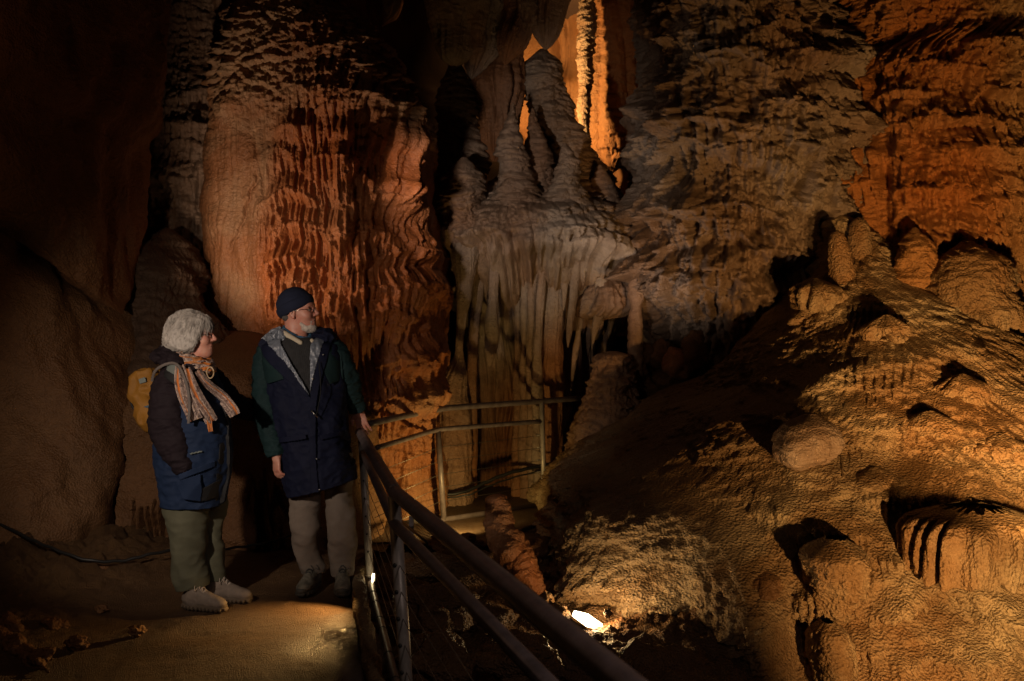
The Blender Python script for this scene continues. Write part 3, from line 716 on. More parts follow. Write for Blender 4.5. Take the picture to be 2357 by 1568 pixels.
for X, Y, hw, hh, lab in ((2300, 1040, 60, 44, 'ledge with a drip fringe above the cream curtain at the right edge'), (2140, 985, 52, 40, 'small drip fringed ledge on the right shoulder of the great mound'), (2215, 900, 50, 40, 'rough fringed knob just below the pointing stone cone'), (2010, 1110, 56, 36, 'low fringed ledge in the middle of the right hand slope'), (2075, 1250, 50, 34, 'fringed ledge left of the cream curtain'), (2040, 760, 40, 36, 'drip fringed lump on the right flank under the pale nubs'), (1700, 1010, 60, 34, 'shallow rounded bulge on the left shoulder of the great mound')):
    dj = jdepth(X, Y)
    curvy('flowstone_ledge', [(X, Y-hh, 5), (X, Y-hh*.6, hw*.6), (X, Y-hh*.1, hw*.95), (X, Y+hh*.25, hw), (X, Y+hh*.6, hw*.92), (X, Y+hh, hw*.7)], dj+.2, .055, M_tan,
          lambda s, z, x, y, th, X=X, Y=Y, hh=hh, dj=dj: popcorn(x, y, z, 8, X)*.05+popcorn(x, y, z, 18, X+1)*.02-.30*sstep(0, 1, (sv(x, z, dj)[1]-(Y+hh*.15)-hh*.8*np.clip(.5+noise2(s*11, s*0, X), 0, 1))/14)+.05*flutes(s, z, 9, X, .05),
          None, label=lab, cat='flowstone', res=.009, group='fringed ledges on the great mound', tint=lambda s, z, x, y: .3+.3*noise3(x*2, y*2, z*2, 4))
# fluted curtain at lower right
cur = [(2250, 1160, 40), (2248, 1185, 110), (2250, 1220, 128), (2250, 1290, 126), (2250, 1330, 118), (2250, 1345, 100)]
def fn_cur(s, z, x, y, th):
    U, V = sv(x, z, 5.9)
    e = 1330-40*np.abs(noise2(U*.035, U*0, 5))
    return flutes(s, z, 10, 101, .03)*.10+flutes(s, z, 22, 102, .04)*.02+popcorn(x, y, z, 12, 103)*.02*(1-sstep(1200, 1240, V))-.25*sstep(e-8, e+16, V)
curvy('flowstone_curtain', cur, jdepth(2250, 1290)+.02, .05, M_tan, fn_cur, None, label='bright cream fluted curtain hanging at the lower right edge', cat='flowstone', res=.007, droop=.3, tint=lambda s, z, x, y: np.clip(.9*(1-sstep(2.55, 2.75, x)), 0, 1)*.5)

# ================================================================== ground of the cave, and the path
def hill(x, y):
    return noise2(x*.5, y*.5, 3)
def grid(name, x0, x1, y0, y1, res, zf, mat, kind='structure', tintf=None):
    nx = int((x1-x0)/res); ny = int((y1-y0)/res)
    X, Y = np.meshgrid(np.linspace(x0, x1, nx), np.linspace(y0, y1, ny))
    Z, X, Y = zf(X, Y)
    V = np.stack([X, Y, Z], -1).reshape(-1, 3)
    i = np.arange(ny-1)[:, None]*nx; j = np.arange(nx-1)[None]
    F = np.stack([i+j, i+j+1, i+nx+j+1, i+nx+j], -1).reshape(-1, 4)
    t = tintf(X, Y).reshape(-1) if tintf is not None else np.full(len(V), .4)
    o = np_mesh(name, V, F, mat, None, tint=t, origin=(x0, y0, 0))
    return add_props(o, kind=kind)
def zf_pit(X, Y):
    Z = -.42+.16*fbm(X, Y, X*0, 1.0, 4, 120)+popcorn(X, Y, X*0, 5, 121)*.08+popcorn(X, Y, X*0, 13, 122)*.03+popcorn(X, Y, X*0, 30, 122)*.01
    Z += -.5*sstep(.9, 2.0, X)*sstep(7.0, 5.2, Y)
    Z -= .45*sstep(5.4, 4.0, Y)*sstep(-.5, 0, X)
    Z = np.where(Y > 8.4, Z-.35*sstep(8.4, 8.7, Y)*(1-sstep(.5, .8, X)), Z)
    return Z, X, Y
grid('cave_floor', -4.0, 7.5, 1.6, 15.5, .019, zf_pit, M_floor)
def kerb_x(Y):
    """x of the path's pit side edge at world y"""
    ys = [0, 1.0, 2.5, 4.36, 5.65, 5.95, 6.4]; xs = [.25, .04, -.27, -.655, -.925, -.97, -1.0]
    return np.interp(Y, ys, xs)
def zf_path(X, Y):
    t = (X+4.5)/4.5
    XX = -4.5+t*(kerb_x(Y)+4.5)
    Z = .0+.014*fbm(XX, Y, XX*0, 2.2, 4, 130)+popcorn(XX, Y, XX*0, 18, 131)*.003+popcorn(XX, Y, XX*0, 50, 132)*.002+.009*sstep(.25, .6, noise2(XX*9, Y*9, 135))*sstep(-.2, .4, noise2(XX*1.3, Y*1.3, 136))
    wm = sstep(.42, .1, kerb_x(Y)-XX+.2*noise2(XX*2.5, Y*2.5, 4))*sstep(5.2, 4.95, Y)
    Z = Z+wm*popcorn(XX, Y, XX*0, 34, 137)*.004
    # rubble rises towards the left wall
    r = sstep(-2.0, -3.3, XX-.18*(Y-5))
    Z = Z+r*(.10+popcorn(XX, Y, XX*0, 5, 133)*.16+popcorn(XX, Y, XX*0, 12, 134)*.06)
    Z = Z-.012-.30*sstep(6.4, 8.2, Y)
    return Z, XX, Y
M_path = rock_mat('wet_concrete_path', (.085, .044, .018), (.135, .074, .031), (.065, .034, .015), rough=.5, bump=.85, streak=0, wet=.9, bscale=2.3)
grid('path', -4.5, 0, .2, 8.2, .0145, zf_path, M_path, tintf=lambda X, Y: np.clip(sstep(.38, .08, kerb_x(Y)-X+.25*noise2(X*2.5, Y*2.5, 4))*sstep(5.15, 4.95, Y)+.25*sstep(.25, .6, noise2(X*1.1, Y*1.1, 8)), 0, 1))
def wet_path():
    nt = M_path.node_tree; b = nt.nodes['Principled BSDF']
    at = [n for n in nt.nodes if n.type == 'ATTRIBUTE'][0]
    mr = nt.nodes.new('ShaderNodeMapRange'); nt.links.new(at.outputs['Fac'], mr.inputs[0]); mr.inputs[3].default_value = .62; mr.inputs[4].default_value = .16
    nt.links.new(mr.outputs[0], b.inputs['Roughness'])
    ms = nt.nodes.new('ShaderNodeMapRange'); nt.links.new(at.outputs['Fac'], ms.inputs[0]); ms.inputs[3].default_value = .25; ms.inputs[4].default_value = .9
    nt.links.new(ms.outputs[0], b.inputs['Specular IOR Level'])
wet_path()
def zf_far(X, Y):
    Z = -.30+.012*fbm(X, Y, X*0, 2.0, 4, 140)+popcorn(X, Y, X*0, 22, 141)*.006
    return Z, X, Y
grid('far_path', -2.2, .62, 8.15, 12.5, .02, zf_far, M_path)
# raised kerb along the pit
def kerb():
    V = []; ys = np.arange(.5, 6.2, .02)
    prof = [(-.055, -.08), (-.05, .03), (-.035, .052), (0, .06), (.05, .058), (.085, .045), (.10, .01), (.115, -.25), (.13, -.8)]
    n = len(prof)
    ks = kerb_x(ys)
    P_, Q = [], []
    for i, (a, h) in enumerate(prof):
        x = ks+a*.5+.03; z = np.full_like(ys, h)
        end = sstep(6.2, 6.0, ys)
        z = np.where(h > 0, z*end, z)
        n1 = noise3(x*8, ys*8, z*8, 150)*.018+np.abs(noise3(x*30, ys*30, z*30, 151))*.007
        V.append(np.stack([x+n1, ys, z+n1], -1))
    V = np.stack(V, 1).reshape(-1, 3)
    i = np.arange(len(ys)-1)[:, None]*n; j = np.arange(n-1)[None]
    F = np.stack([i+j, i+n+j, i+n+j+1, i+j+1], -1).reshape(-1, 4)
    o = np_mesh('kerb', V, F, rock_mat('kerb_concrete', (.20, .14, .075), (.26, .19, .11), (.16, .11, .055), rough=.7, bump=.8, streak=0), None, tint=np.full(len(V), .3), origin=V.mean(0))
    add_props(o, kind='structure')
kerb()
# edge of the far platform
ed = [(-1.9, 8.35), (-.9, 8.3), (-.25, 8.25), (.0, 8.75), (.45, 8.95), (.62, 9.6)]
# closing shell: back and far sides of the cavern, ceiling
def shell():
    n, m = 260, 170
    az = np.linspace(-1.35, 1.35, n); zz = np.linspace(-2.0, 7.5, m)
    A, Z = np.meshgrid(az, zz)
    R = 16.5-1.5*sstep(4.5, 7.5, Z)*6+1.3*fbm(A*6, Z*.7, A*0, 1, 4, 160)
    X = R*np.sin(A)*.75+.5; Y = R*np.cos(A)
    V = np.stack([X, Y, Z], -1).reshape(-1, 3)
    i = np.arange(m-1)[:, None]*n; j = np.arange(n-1)[None]
    F = np.stack([i+j, i+j+1, i+n+j+1, i+n+j], -1).reshape(-1, 4)
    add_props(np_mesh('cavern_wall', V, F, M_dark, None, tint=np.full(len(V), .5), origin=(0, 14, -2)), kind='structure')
shell()
# ================================================================== RAILINGS, CABLES, LAMPS
M_steel = plain_mat('weathered_rail_steel', (.17, .135, .135), rough=.45, metal=.15, var=.45, scale=14, bump=.15, bscale=90)
M_post = plain_mat('galvanised_post', (.48, .43, .39), rough=.42, metal=.2, var=.5, scale=22, bump=.2, bscale=120, vscale=(1, 1, .4))
M_wire = plain_mat('wire', (.25, .22, .19), rough=.4, metal=.8, var=.3)
M_cable = plain_mat('black_cable', (.012, .012, .012), rough=.5, var=.3)
M_black = plain_mat('black_housing', (.02, .02, .02), rough=.5, var=.3)
def T(name, pts, r, mat, parent=None, seg=14, **kw):
    return obj(name, tube(pts, r, seg), mat, parent, **kw)

# near railing
near = empty('railing', P(900, 1400, 4.6), 'near steel handrail running from the man\'s hand to the bottom right corner', 'railing')
bend = P(910, 1134, 4.05); aft = P(1264, 1430, 2.05)
dirn = (aft-bend)
top0 = P(828, 994, 6.02)
top = smooth_path([top0, top0.lerp(bend, .5), bend+(top0-bend)*.03], 4)+smooth_path([bend, bend+dirn*.05, bend+dirn*.6, bend+dirn*1.35], 4)
T('handrail', top, .0285, M_steel, near, 20)
mid0 = P(836, 1042, 6.04); midb = P(909, 1207, 4.03); midd = (P(1063, 1368, 2.95)-midb)
T('middle_rail', [mid0, mid0.lerp(midb, .5), midb, midb+midd*.05, midb+midd, midb+midd*2.4], .0225, M_steel, near, 16)
p1a, p1b = P(832, 1004, 6.04), P(853, 1345, 6.02)
p2a, p2b = P(907, 1142, 4.05), P(948, 1760, 4.02)
T('post', [p1a, p1b], .0235, M_post, near, 16); T('post', [p2a, p2b], .0265, M_post, near, 16)
br0 = P(851, 1338, 5.98); br1 = P(916, 1592, 4.35)
T('bottom_rail', [br0, br1, br1+(br1-br0)*1.2], .022, M_steel, near, 16)
for k, t in enumerate((.16, .27, .43, .53, .74, .93)):
    c = br0.lerp(br1, t); d_ = (br1-br0).normalized()
    T('cable_tie', [c-d_*.0035, c+d_*.0035], .0245, M_cable, near, 14)
for k in range(5):
    zz = .59-.107*k
    def onpost(a, b, z): t = (z-a.z)/(b.z-a.z); return a.lerp(b, t)
    A_ = onpost(p1a, p1b, zz); B_ = onpost(p2a, p2b, zz)
    T('wire', [A_, B_, B_+Vector((dirn.x, dirn.y, 0))*1.3], .0019, M_wire, near, 6)
    T('wire_fitting', [B_+Vector((-.012, -.03, 0)), B_+Vector((-.012, .0, 0))], .0085, M_black, near, 10)
    T('wire_fitting', [A_+Vector((-.0, -.026, 0)), A_+Vector((-.0, .0, 0))], .006, M_black, near, 8)
T('bracket', [mid0+Vector((-.004, -.03, .012)), mid0+Vector((.004, .0, .012))], .010, M_post, near, 10)
T('bracket', [midb+Vector((-.0, -.035, .0)), midb+Vector((.0, .0, .0))], .012, M_steel, near, 10)

# far railing
far = empty('railing', P(1130, 1200, 9.4), 'far dark steel railing with thin wires beyond the bend of the path', 'railing')
T('handrail', smooth_path([P(848, 976, 8.1), P(930, 958, 8.55), P(1018, 941, 9.05), P(1060, 937, 9.2), P(1200, 927, 9.62), P(1336, 917, 10.0)], 4), .027, M_steel, far)
T('middle_rail', smooth_path([P(866, 1031, 8.1), P(930, 1012, 8.5), P(1000, 991, 9.0), P(1040, 986, 9.12), P(1130, 979, 9.4), P(1247, 970, 9.75)], 4), .022, M_steel, far)
fp = [(P(1008, 990, 9.05), P(1022, 1202, 9.05)), (P(1247, 926, 9.75), P(1254, 1198, 9.75)), (P(868, 1028, 8.3), P(870, 1225, 8.3))]
T('post', fp[0], .026, M_steel, far); T('post', fp[1], .025, M_post, far)
T('bottom_rail', [P(945, 1240, 8.62), P(1021, 1197, 9.05), P(1252, 1160, 9.75)], .026, M_steel, far)
for ya, yb, yl in ((1030, 1002, 1090), (1062, 1030, 1124), (1093, 1059, 1158), (1123, 1087, 1192), (1156, 1117, 1226)):
    T('wire', [P(862, yl, 8.2), P(1010, ya, 9.05), P(1251, yb, 9.75)], .0026, M_wire, far, 6)
    T('wire_fitting', [P(1247, yb, 9.75)+Vector((-.05, -.01, 0)), P(1250, yb, 9.75)], .008, M_post, far, 8)
# little metal step grating
gr = empty('step_grating', P(962, 1232, 7.9), 'small dark metal step grating on the ground between the two railings', 'grating')
ga, gb = P(925, 1202, 8.3), P(1000, 1262, 7.6); gd = (gb-ga); gs = Vector((.14, .16, 0))
T('frame', [ga, gb], .012, M_black, gr, 8); T('frame', [ga+gs, gb+gs], .012, M_black, gr, 8)
vf = merge(*[tube([ga+gd*t/22, ga+gd*t/22+gs], .004, 6) for t in range(23)])
obj('tread', vf, M_black, gr)
obj('upright_plate', box(P(947, 1218, 8.2)+Vector((0, 0, .02)), Vector((.02, 0, 0)), Vector((0, .008, 0)), Vector((0, 0, .09))), M_steel, gr, bevel=.003)

# cables
def cable(pts, r, label, n=8, wob=.003):
    pp = smooth_path(pts, n)
    pp = [p+Vector((0, 0, wob*math.sin(i*1.3))) for i, p in enumerate(pp)]
    o = T('cable', pp, r, M_cable, None, 8, label=label, cat='cable', group='black cables laid along the cave floor'); return o
cable([P(812, 1181, 9.2), P(871, 1160, 9.4), P(920, 1147, 9.5), P(1018, 1140, 9.55), P(1072, 1131, 9.6), P(1113, 1113, 9.7), P(1166, 1091, 9.8), P(1234, 1075, 9.9), P(1316, 1062, 10.0)], .018, 'thick black cable along the foot of the wall behind the far railing')
cable([P(1030, 1146, 9.5), P(1080, 1139, 9.5), P(1120, 1121, 9.6), P(1180, 1100, 9.75), P(1250, 1082, 9.85)], .008, 'thin black cable sagging just under the thick one behind the far railing')
cable([P(1318, 1082, 9.6), P(1302, 1117, 9.35), P(1284, 1170, 9.0), P(1258, 1198, 8.8), P(1200, 1222, 8.6)], .02, 'black cable curving down the left foot of the great mound')
cable([P(-20, 1196, 6.2), P(60, 1236, 6.1), P(120, 1262, 6.0), P(200, 1289, 5.95), P(280, 1291, 6.05), P(345, 1276, 6.15), P(420, 1262, 6.3)], .010, 'black cable along the foot of the left rock wall')
cable([P(500, 1266, 6.4), P(560, 1258, 6.5), P(620, 1248, 6.6), P(665, 1234, 6.7), P(740, 1215, 6.8)], .008, 'thin cable on the floor between the two people and the low wall')

# path lamp at the foot of the corner post
pl = empty('path_lamp', P(858, 1330, 5.93), 'tiny glowing path light fixed at the foot of the corner post', 'lamp')
M_led = emit_mat('led_glow', (1, .78, .42), 26)
obj('led_strip', box(P(858.5, 1330, 5.92), Vector((.0055, 0, 0)), Vector((0, .004, 0)), Vector((.002, 0, .024))), M_led, pl, bevel=.002)
obj('housing', box(P(862.5, 1329, 5.95), Vector((.007, 0, 0)), Vector((0, .012, 0)), Vector((.002, 0, .03))), M_black, pl, bevel=.002)
T('lead_wire', smooth_path([P(857, 1320, 5.92), P(850, 1322, 5.93), P(844, 1325, 5.95), P(838, 1325, 5.98)], 4), .0016, M_post, pl, 6)

# floodlight in the pit
fl = empty('floodlight', P(1345, 1470, 6.1), 'bright white glowing floodlight lying among the stones of the pit', 'floodlight')
M_flood = emit_mat('flood_glow', (1, .86, .58), 22)
fc = P(1350, 1433, 6.1)
ua = (P(1371, 1452, 6.02)-P(1326, 1419, 6.2)).normalized()
na = Vector((.45, -.12, .85)); na = (na-ua*na.dot(ua)).normalized(); va = na.cross(ua)
obj('lens', box(fc+na*.014, ua*.082, va*.060, na*.020), M_flood, fl, bevel=.008)
obj('bezel', box(fc-na*.010, ua*.090, va*.067, na*.009), plain_mat('bezel', (.5, .35, .2), rough=.4, metal=.5), fl, bevel=.004)
obj('housing', box(fc-na*.050, ua*.082, va*.060, na*.030), M_black, fl, bevel=.010)
obj('bracket', merge(box(fc-na*.055-ua*.082, ua*.003, va*.02, na*.05), box(fc-na*.055+ua*.082, ua*.003, va*.02, na*.05), box(fc-na*.108, ua*.085, va*.02, na*.004)), M_steel, fl, bevel=.002)
T('base_bar', [P(1322, 1462, 6.0), P(1350, 1490, 5.9)], .012, M_post, None, 8, label='pale metal bar lying beside the glowing floodlight', cat='metal bar')
T('thin_stake', [P(1388, 1473, 5.9), P(1432, 1486, 5.9)], .006, M_steel, None, 8, label='thin rod on the stones right of the floodlight', cat='rod')
T('metal_strip', [P(1228, 1545, 4.6), P(1264, 1580, 4.3)], .011, M_post, None, 8, label='pale metal strip catching the light at the bottom edge below the handrail', cat='metal strip')

# stump with a bent foot standing in the pit, and loose rocks
def noisy_tube(name, pts, rs, mat, amp=.03, f=7, seg=90, n=40, **kw):
    pp = smooth_path(pts, n); m = len(pp)
    rr = herm(np.linspace(0, 1, len(rs)), rs, np.linspace(0, 1, m))
    V, F = tube(pp, list(rr), seg, cap=True)
    V = np.array([tuple(v) for v in V]); C_ = np.array([tuple(p) for p in pp])
    ci = np.concatenate([np.repeat(np.arange(m), seg), [0, m-1]]); d = V-C_[ci]
    l = np.linalg.norm(d, axis=1)+1e-6
    k = (popcorn(V[:, 0], V[:, 1], V[:, 2], f, 77)*amp+popcorn(V[:, 0], V[:, 1], V[:, 2], f*3, 78)*amp*.35+.05*fbm(V[:, 0], V[:, 1], V[:, 2], 2.5, 3, 79))
    k = k*np.clip(l/.02, 0, 1)
    V = V+d/l[:, None]*k[:, None]
    o = np_mesh(name, V, np.array(F), mat, None, tint=np.full(len(V), .4), origin=V[0]); return add_props(o, **kw)
noisy_tube('stalagmite_stump', [P(1140, 1138, 6.9), P(1142, 1150, 6.9), P(1147, 1185, 6.9), P(1150, 1230, 6.85), P(1172, 1262, 6.8), P(1200, 1300, 6.75), P(1225, 1340, 6.7), P(1236, 1372, 6.65)], [.01, .062, .085, .092, .11, .10, .075, .03], M_red, amp=.03,
           label='pinkish stump of stone with a bent foot standing between the two railings', cat='stalagmite')
RK = [(1345, 1335, 52, 6.9, 'flat brown slab of rock at the foot of the great mound behind the floodlight', (1.2, 1, .6)), (1455, 1462, 44, 6.1, 'smooth orange boulder right of the floodlight', (1.1, 1, .8)), (1282, 1412, 25, 6.15, 'lit yellow stone just left of the floodlight', (1.3, 1, .8)),
      (1258, 1387, 19, 6.2, 'small lit stone above the yellow one left of the floodlight', (.9, 1, 1.2)), (1418, 1470, 30, 6.05, 'bright orange crumbling stone touching the right end of the floodlight', (1.3, 1, .8)), (1050, 1310, 60, 6.3, 'dark rock under the near handrail left of the stump', (1.3, 1, .6)),
      (1000, 1400, 70, 5.7, 'broad dark rock in the pit below the near middle rail', (1.1, 1, .7)), (1010, 1530, 70, 4.9, 'dark rock at the bottom edge right of the near post', (1, 1, .8)), (1180, 1520, 70, 5.0, 'dark rock between the two rails at the bottom of the picture', (1.3, 1, .6)),
      (1330, 1530, 80, 5.4, 'large dark stone shelf below the floodlight', (1.5, 1, .6)), (1050, 1250, 34, 7.6, 'dark stone at the edge of the lit far path', (1.6, 1, .6)), (1250, 1262, 34, 7.4, 'dark stone right of the stump', (1.3, 1, .7)), (1130, 1420, 46, 6.0, 'rough dark stone in the middle of the pit', (1.2, 1, .6)),
      (1452, 1385, 26, 6.8, 'round brown stone above the orange boulder', (1.1, 1, .8))]
for k, (X, Y, r, d, lab, fl_) in enumerate(RK):
    rock('rock', tuple(P(X, Y, d)), r/FD*d, 200+k, M_floor if k in (5, 6, 7, 8, 9, 12) else M_brown if k not in (2, 3, 4) else M_tan, n=90, flat=fl_, rough=.3, label=lab, cat='rock', group='rocks lying in the pit')
for k, (X, Y, r, lab) in enumerate(((1425, 1452, 9, 'pebble at the upper edge of the orange crumbling stone'), (1437, 1470, 8, 'pebble right of the orange crumbling stone'), (1425, 1484, 8, 'lowest pebble under the orange crumbling stone'), (1398, 1488, 7, 'pebble beside the thin rod'), (1400, 1412, 9, 'pebble on the slope behind the floodlight'))):
    rock('pebble', tuple(P(X, Y, 6.0)), r/FD*6, 240+k, M_tan, n=30, rough=.3, label=lab, cat='pebble', group='pebbles around the floodlight')
# rubble at the lower left
for k, (X, Y, r, lab) in enumerate(((318, 1452, 16, 'pale chip of rock on the path at the lower left'), (235, 1402, 12, 'small stone in the rubble left of the pale chip'), (60, 1380, 34, 'dark stone in the rubble at the left edge'), (120, 1440, 26, 'dark stone above the long tilted rock'), (180, 1480, 20, 'small dark stone beside the long tilted rock'), (20, 1450, 40, 'dark stone partly cut by the left edge'), (250, 1320, 22, 'dark stone beside the cable at the left'), (95, 1510, 22, 'small reddish stone under the long tilted rock'))):
    d = 1.60*FD/(Y-713.6)
    rock('rock', tuple(P(X, Y, d)), r/FD*d, 260+k, M_brown if k else M_tan, n=60, flat=(1.2, 1, .7), rough=.35, label=lab, cat='rock', group='rubble at the foot of the left wall')
noisy_tube('long_rock', [P(-30, 1470, 4.9), P(30, 1490, 4.75), P(80, 1522, 4.6), P(112, 1545, 4.45)], [.05, .06, .045, .015], M_brown, amp=.03, seg=50, label='long tilted brown rock at the lower left corner of the path', cat='rock')
# ================================================================== SDF MODELLING
def vec(a): return np.array(tuple(a), float)
class Field:
    def __init__(self): self.p = []
    def cap(self, a, b, ra, rb=None, k=.012, op='u', n=0): self.p.append(('cap', vec(a), vec(b), ra, ra if rb is None else rb, k, op)); return self
    def ell(self, c, r, R=None, k=.012, op='u'): self.p.append(('ell', vec(c), vec(r), R, None, k, op)); return self
    def rbox(self, c, h, R, rr, k=.01, op='u'): self.p.append(('box', vec(c), vec(h), R, rr, k, op)); return self
    def bbox(self, e):
        t, a, b = e[0], e[1], e[2]
        if t == 'cap':
            r = max(e[3], e[4]); return np.minimum(a, b)-r, np.maximum(a, b)+r
        r = np.max(b)*(1.75 if t == 'box' else 1.0)+(e[4] or 0)
        if t == 'ell' and e[3] is None: return a-b, a+b
        return a-r, a+r
    def mesh(self, h, disp=None, pad=.03):
        lo = np.min([self.bbox(e)[0] for e in self.p if e[6] == 'u'], 0)-pad
        hi = np.max([self.bbox(e)[1] for e in self.p if e[6] == 'u'], 0)+pad
        n = np.ceil((hi-lo)/h).astype(int)+1
        G = np.full(n, .5, np.float32)
        ax = [lo[i]+np.arange(n[i])*h for i in range(3)]
        for e in self.p:
            t, a, b, c3, c4, k, op = e
            l, u = self.bbox(e); m = max(k*1.5, 3*h)+.01
            i0 = np.clip(np.floor((l-m-lo)/h).astype(int), 0, n-1); i1 = np.clip(np.ceil((u+m-lo)/h).astype(int)+1, 1, n)
            if np.any(i1 <= i0): continue
            sl = tuple(slice(i0[i], i1[i]) for i in range(3))
            X = ax[0][sl[0]][:, None, None]; Y = ax[1][sl[1]][None, :, None]; Z = ax[2][sl[2]][None, None, :]
            if t == 'cap':
                ba = b-a; L2 = max(ba.dot(ba), 1e-9)
                tt = np.clip(((X-a[0])*ba[0]+(Y-a[1])*ba[1]+(Z-a[2])*ba[2])/L2, 0, 1)
                d = np.sqrt((X-a[0]-tt*ba[0])**2+(Y-a[1]-tt*ba[1])**2+(Z-a[2]-tt*ba[2])**2)-(c3+(c4-c3)*tt)
            else:
                px, py, pz = X-a[0], Y-a[1], Z-a[2]
                if c3 is not None:
                    R = np.array(c3)      # rows: local axes
                    px, py, pz = (R[0, 0]*px+R[0, 1]*py+R[0, 2]*pz), (R[1, 0]*px+R[1, 1]*py+R[1, 2]*pz), (R[2, 0]*px+R[2, 1]*py+R[2, 2]*pz)
                if t == 'ell':
                    k0 = np.sqrt((px/b[0])**2+(py/b[1])**2+(pz/b[2])**2)+1e-9
                    k1 = np.sqrt((px/b[0]**2)**2+(py/b[1]**2)**2+(pz/b[2]**2)**2)+1e-9
                    d = k0*(k0-1)/k1
                else:
                    qx, qy, qz = np.abs(px)-b[0]+c4, np.abs(py)-b[1]+c4, np.abs(pz)-b[2]+c4
                    d = np.sqrt(np.maximum(qx, 0)**2+np.maximum(qy, 0)**2+np.maximum(qz, 0)**2)+np.minimum(np.maximum(qx, np.maximum(qy, qz)), 0)-c4
            g = G[sl]
            if op == 'u':
                hh = np.clip(.5+.5*(g-d)/k, 0, 1); G[sl] = g*(1-hh)+d*hh-k*hh*(1-hh)
            else:
                hh = np.clip(.5-.5*(g+d)/k, 0, 1); G[sl] = g*(1-hh)-d*hh+k*hh*(1-hh)
        if disp is not None:
            idx = np.nonzero(np.abs(G) < .03)
            x, y, z = ax[0][idx[0]], ax[1][idx[1]], ax[2][idx[2]]
            G[idx] -= disp(x, y, z)
        return nets(G, lo, h)

def nets(G, lo, h):
    s = G < 0
    nx, ny, nz = G.shape
    acc = np.zeros((nx-1, ny-1, nz-1, 3), np.float32); cnt = np.zeros((nx-1, ny-1, nz-1), np.float32)
    for ax_ in range(3):
        for o1 in (0, 1):
            for o2 in (0, 1):
                off = [0, 0, 0]; oth = [i for i in range(3) if i != ax_]
                off[oth[0]] = o1; off[oth[1]] = o2
                A = tuple(slice(off[i], off[i]+(nx-1, ny-1, nz-1)[i]) for i in range(3))
                off2 = list(off); off2[ax_] += 1
                B = tuple(slice(off2[i], off2[i]+(nx-1, ny-1, nz-1)[i]) for i in range(3))
                cr = s[A] != s[B]
                ii = np.nonzero(cr)
                ga = G[A][ii]; gb = G[B][ii]; t = ga/(ga-gb)
                v = [np.full(len(t), off[0], np.float32), np.full(len(t), off[1], np.float32), np.full(len(t), off[2], np.float32)]
                v[ax_] = v[ax_]+t
                acc[ii] += np.stack(v, -1); cnt[ii] += 1
    idx = np.nonzero(cnt > 0)
    P_ = acc[idx]/cnt[idx][:, None]+np.stack(idx, -1)
    V = lo+P_*h
    vid = np.full(cnt.shape, -1, np.int32); vid[idx] = np.arange(len(V))
    Fs = []
    for ax_ in range(3):
        oth = [(ax_+1) % 3, (ax_+2) % 3]
        A = [slice(0, None)]*3; A[ax_] = slice(0, -1); B = [slice(0, None)]*3; B[ax_] = slice(1, None)
        cr = s[tuple(A)] != s[tuple(B)]
        ii = np.stack(np.nonzero(cr), -1)
        sh = vid.shape
        ok = np.ones(len(ii), bool)
        for o in oth: ok &= (ii[:, o] > 0) & (ii[:, o] < sh[o])
        ok &= ii[:, ax_] < sh[ax_]
        ii = ii[ok]
        def g(a, b):
            j = ii.copy(); j[:, oth[0]] -= a; j[:, oth[1]] -= b
            return vid[j[:, 0], j[:, 1], j[:, 2]]
        q = np.stack([g(1, 1), g(0, 1), g(0, 0), g(1, 0)], -1)
        ins = s[tuple(A)][ii[:, 0], ii[:, 1], ii[:, 2]]
        q[~ins] = q[~ins][:, ::-1]
        Fs.append(q)
    return V, np.concatenate(Fs)

def field_obj(name, f, h, mat, parent, disp=None, relax=2, **kw):
    V, F = f.mesh(h, disp)
    for _ in range(relax):       # light smoothing over the quads
        A = np.zeros_like(V); c = np.zeros(len(V))
        for k in range(4):
            a, b = F[:, k], F[:, (k+1) % 4]
            for d_ in range(3): A[:, d_] += np.bincount(a, V[b, d_], len(V))+np.bincount(b, V[a, d_], len(V))
            c += np.bincount(a, minlength=len(V))+np.bincount(b, minlength=len(V))
        V = V*.5+.5*A/np.maximum(c, 1)[:, None]
    o = np_mesh(name, V, F, mat, parent)
    return add_props(o, **kw)

def sweep(name, pts, mat, parent, d0, seg=72, n=22, disp=None, flat=.9, cap=False, **kw):
    """pts: (X, Y, halfwidth survey px, dy)"""
    C_ = [P(X, Y, d0+dy) for X, Y, w, dy in pts]; R_ = [w/FD*d0 for _, _, w, _ in pts]
    pp = smooth_path(C_, n); m = len(pp)
    rr = herm(np.arange(len(R_)), R_, np.linspace(0, len(R_)-1, m))
    V, F = tube(pp, list(rr), seg, cap=cap)
    V = np.array([tuple(v) for v in V]); Cc = np.array([tuple(p) for p in pp])
    ci = np.concatenate([np.repeat(np.arange(m), seg)]+([[0, m-1]] if cap else []))
    dd = V-Cc[ci]
    dd[:, 1] *= flat
    V = Cc[ci]+dd
    l = np.linalg.norm(dd, axis=1)+1e-6
    s = np.cumsum(np.concatenate([[0], np.linalg.norm(np.diff(Cc, axis=0), axis=1)]))[ci]
    ang = np.arctan2(dd[:, 2]*0+dd[:, 1], dd[:, 0])
    if disp is not None: V = V+dd/l[:, None]*(disp(V[:, 0], V[:, 1], V[:, 2], s, ang)*(l > .004))[:, None]
    o = np_mesh(name, V, np.array(F), mat, parent)
    return add_props(o, **kw)

def folds(f=14, a=.012, st=(1, 1, 1), seed=0):
    def g(x, y, z, *r):
        n = noise3(x*f*st[0], y*f*st[1], z*f*st[2], seed)
        n2 = noise3(x*f*2.1*st[0], y*f*2.1*st[1], z*f*2.1*st[2], seed+1)
        return a*(1-2*np.abs(n))*.8+a*.4*n2
    return g

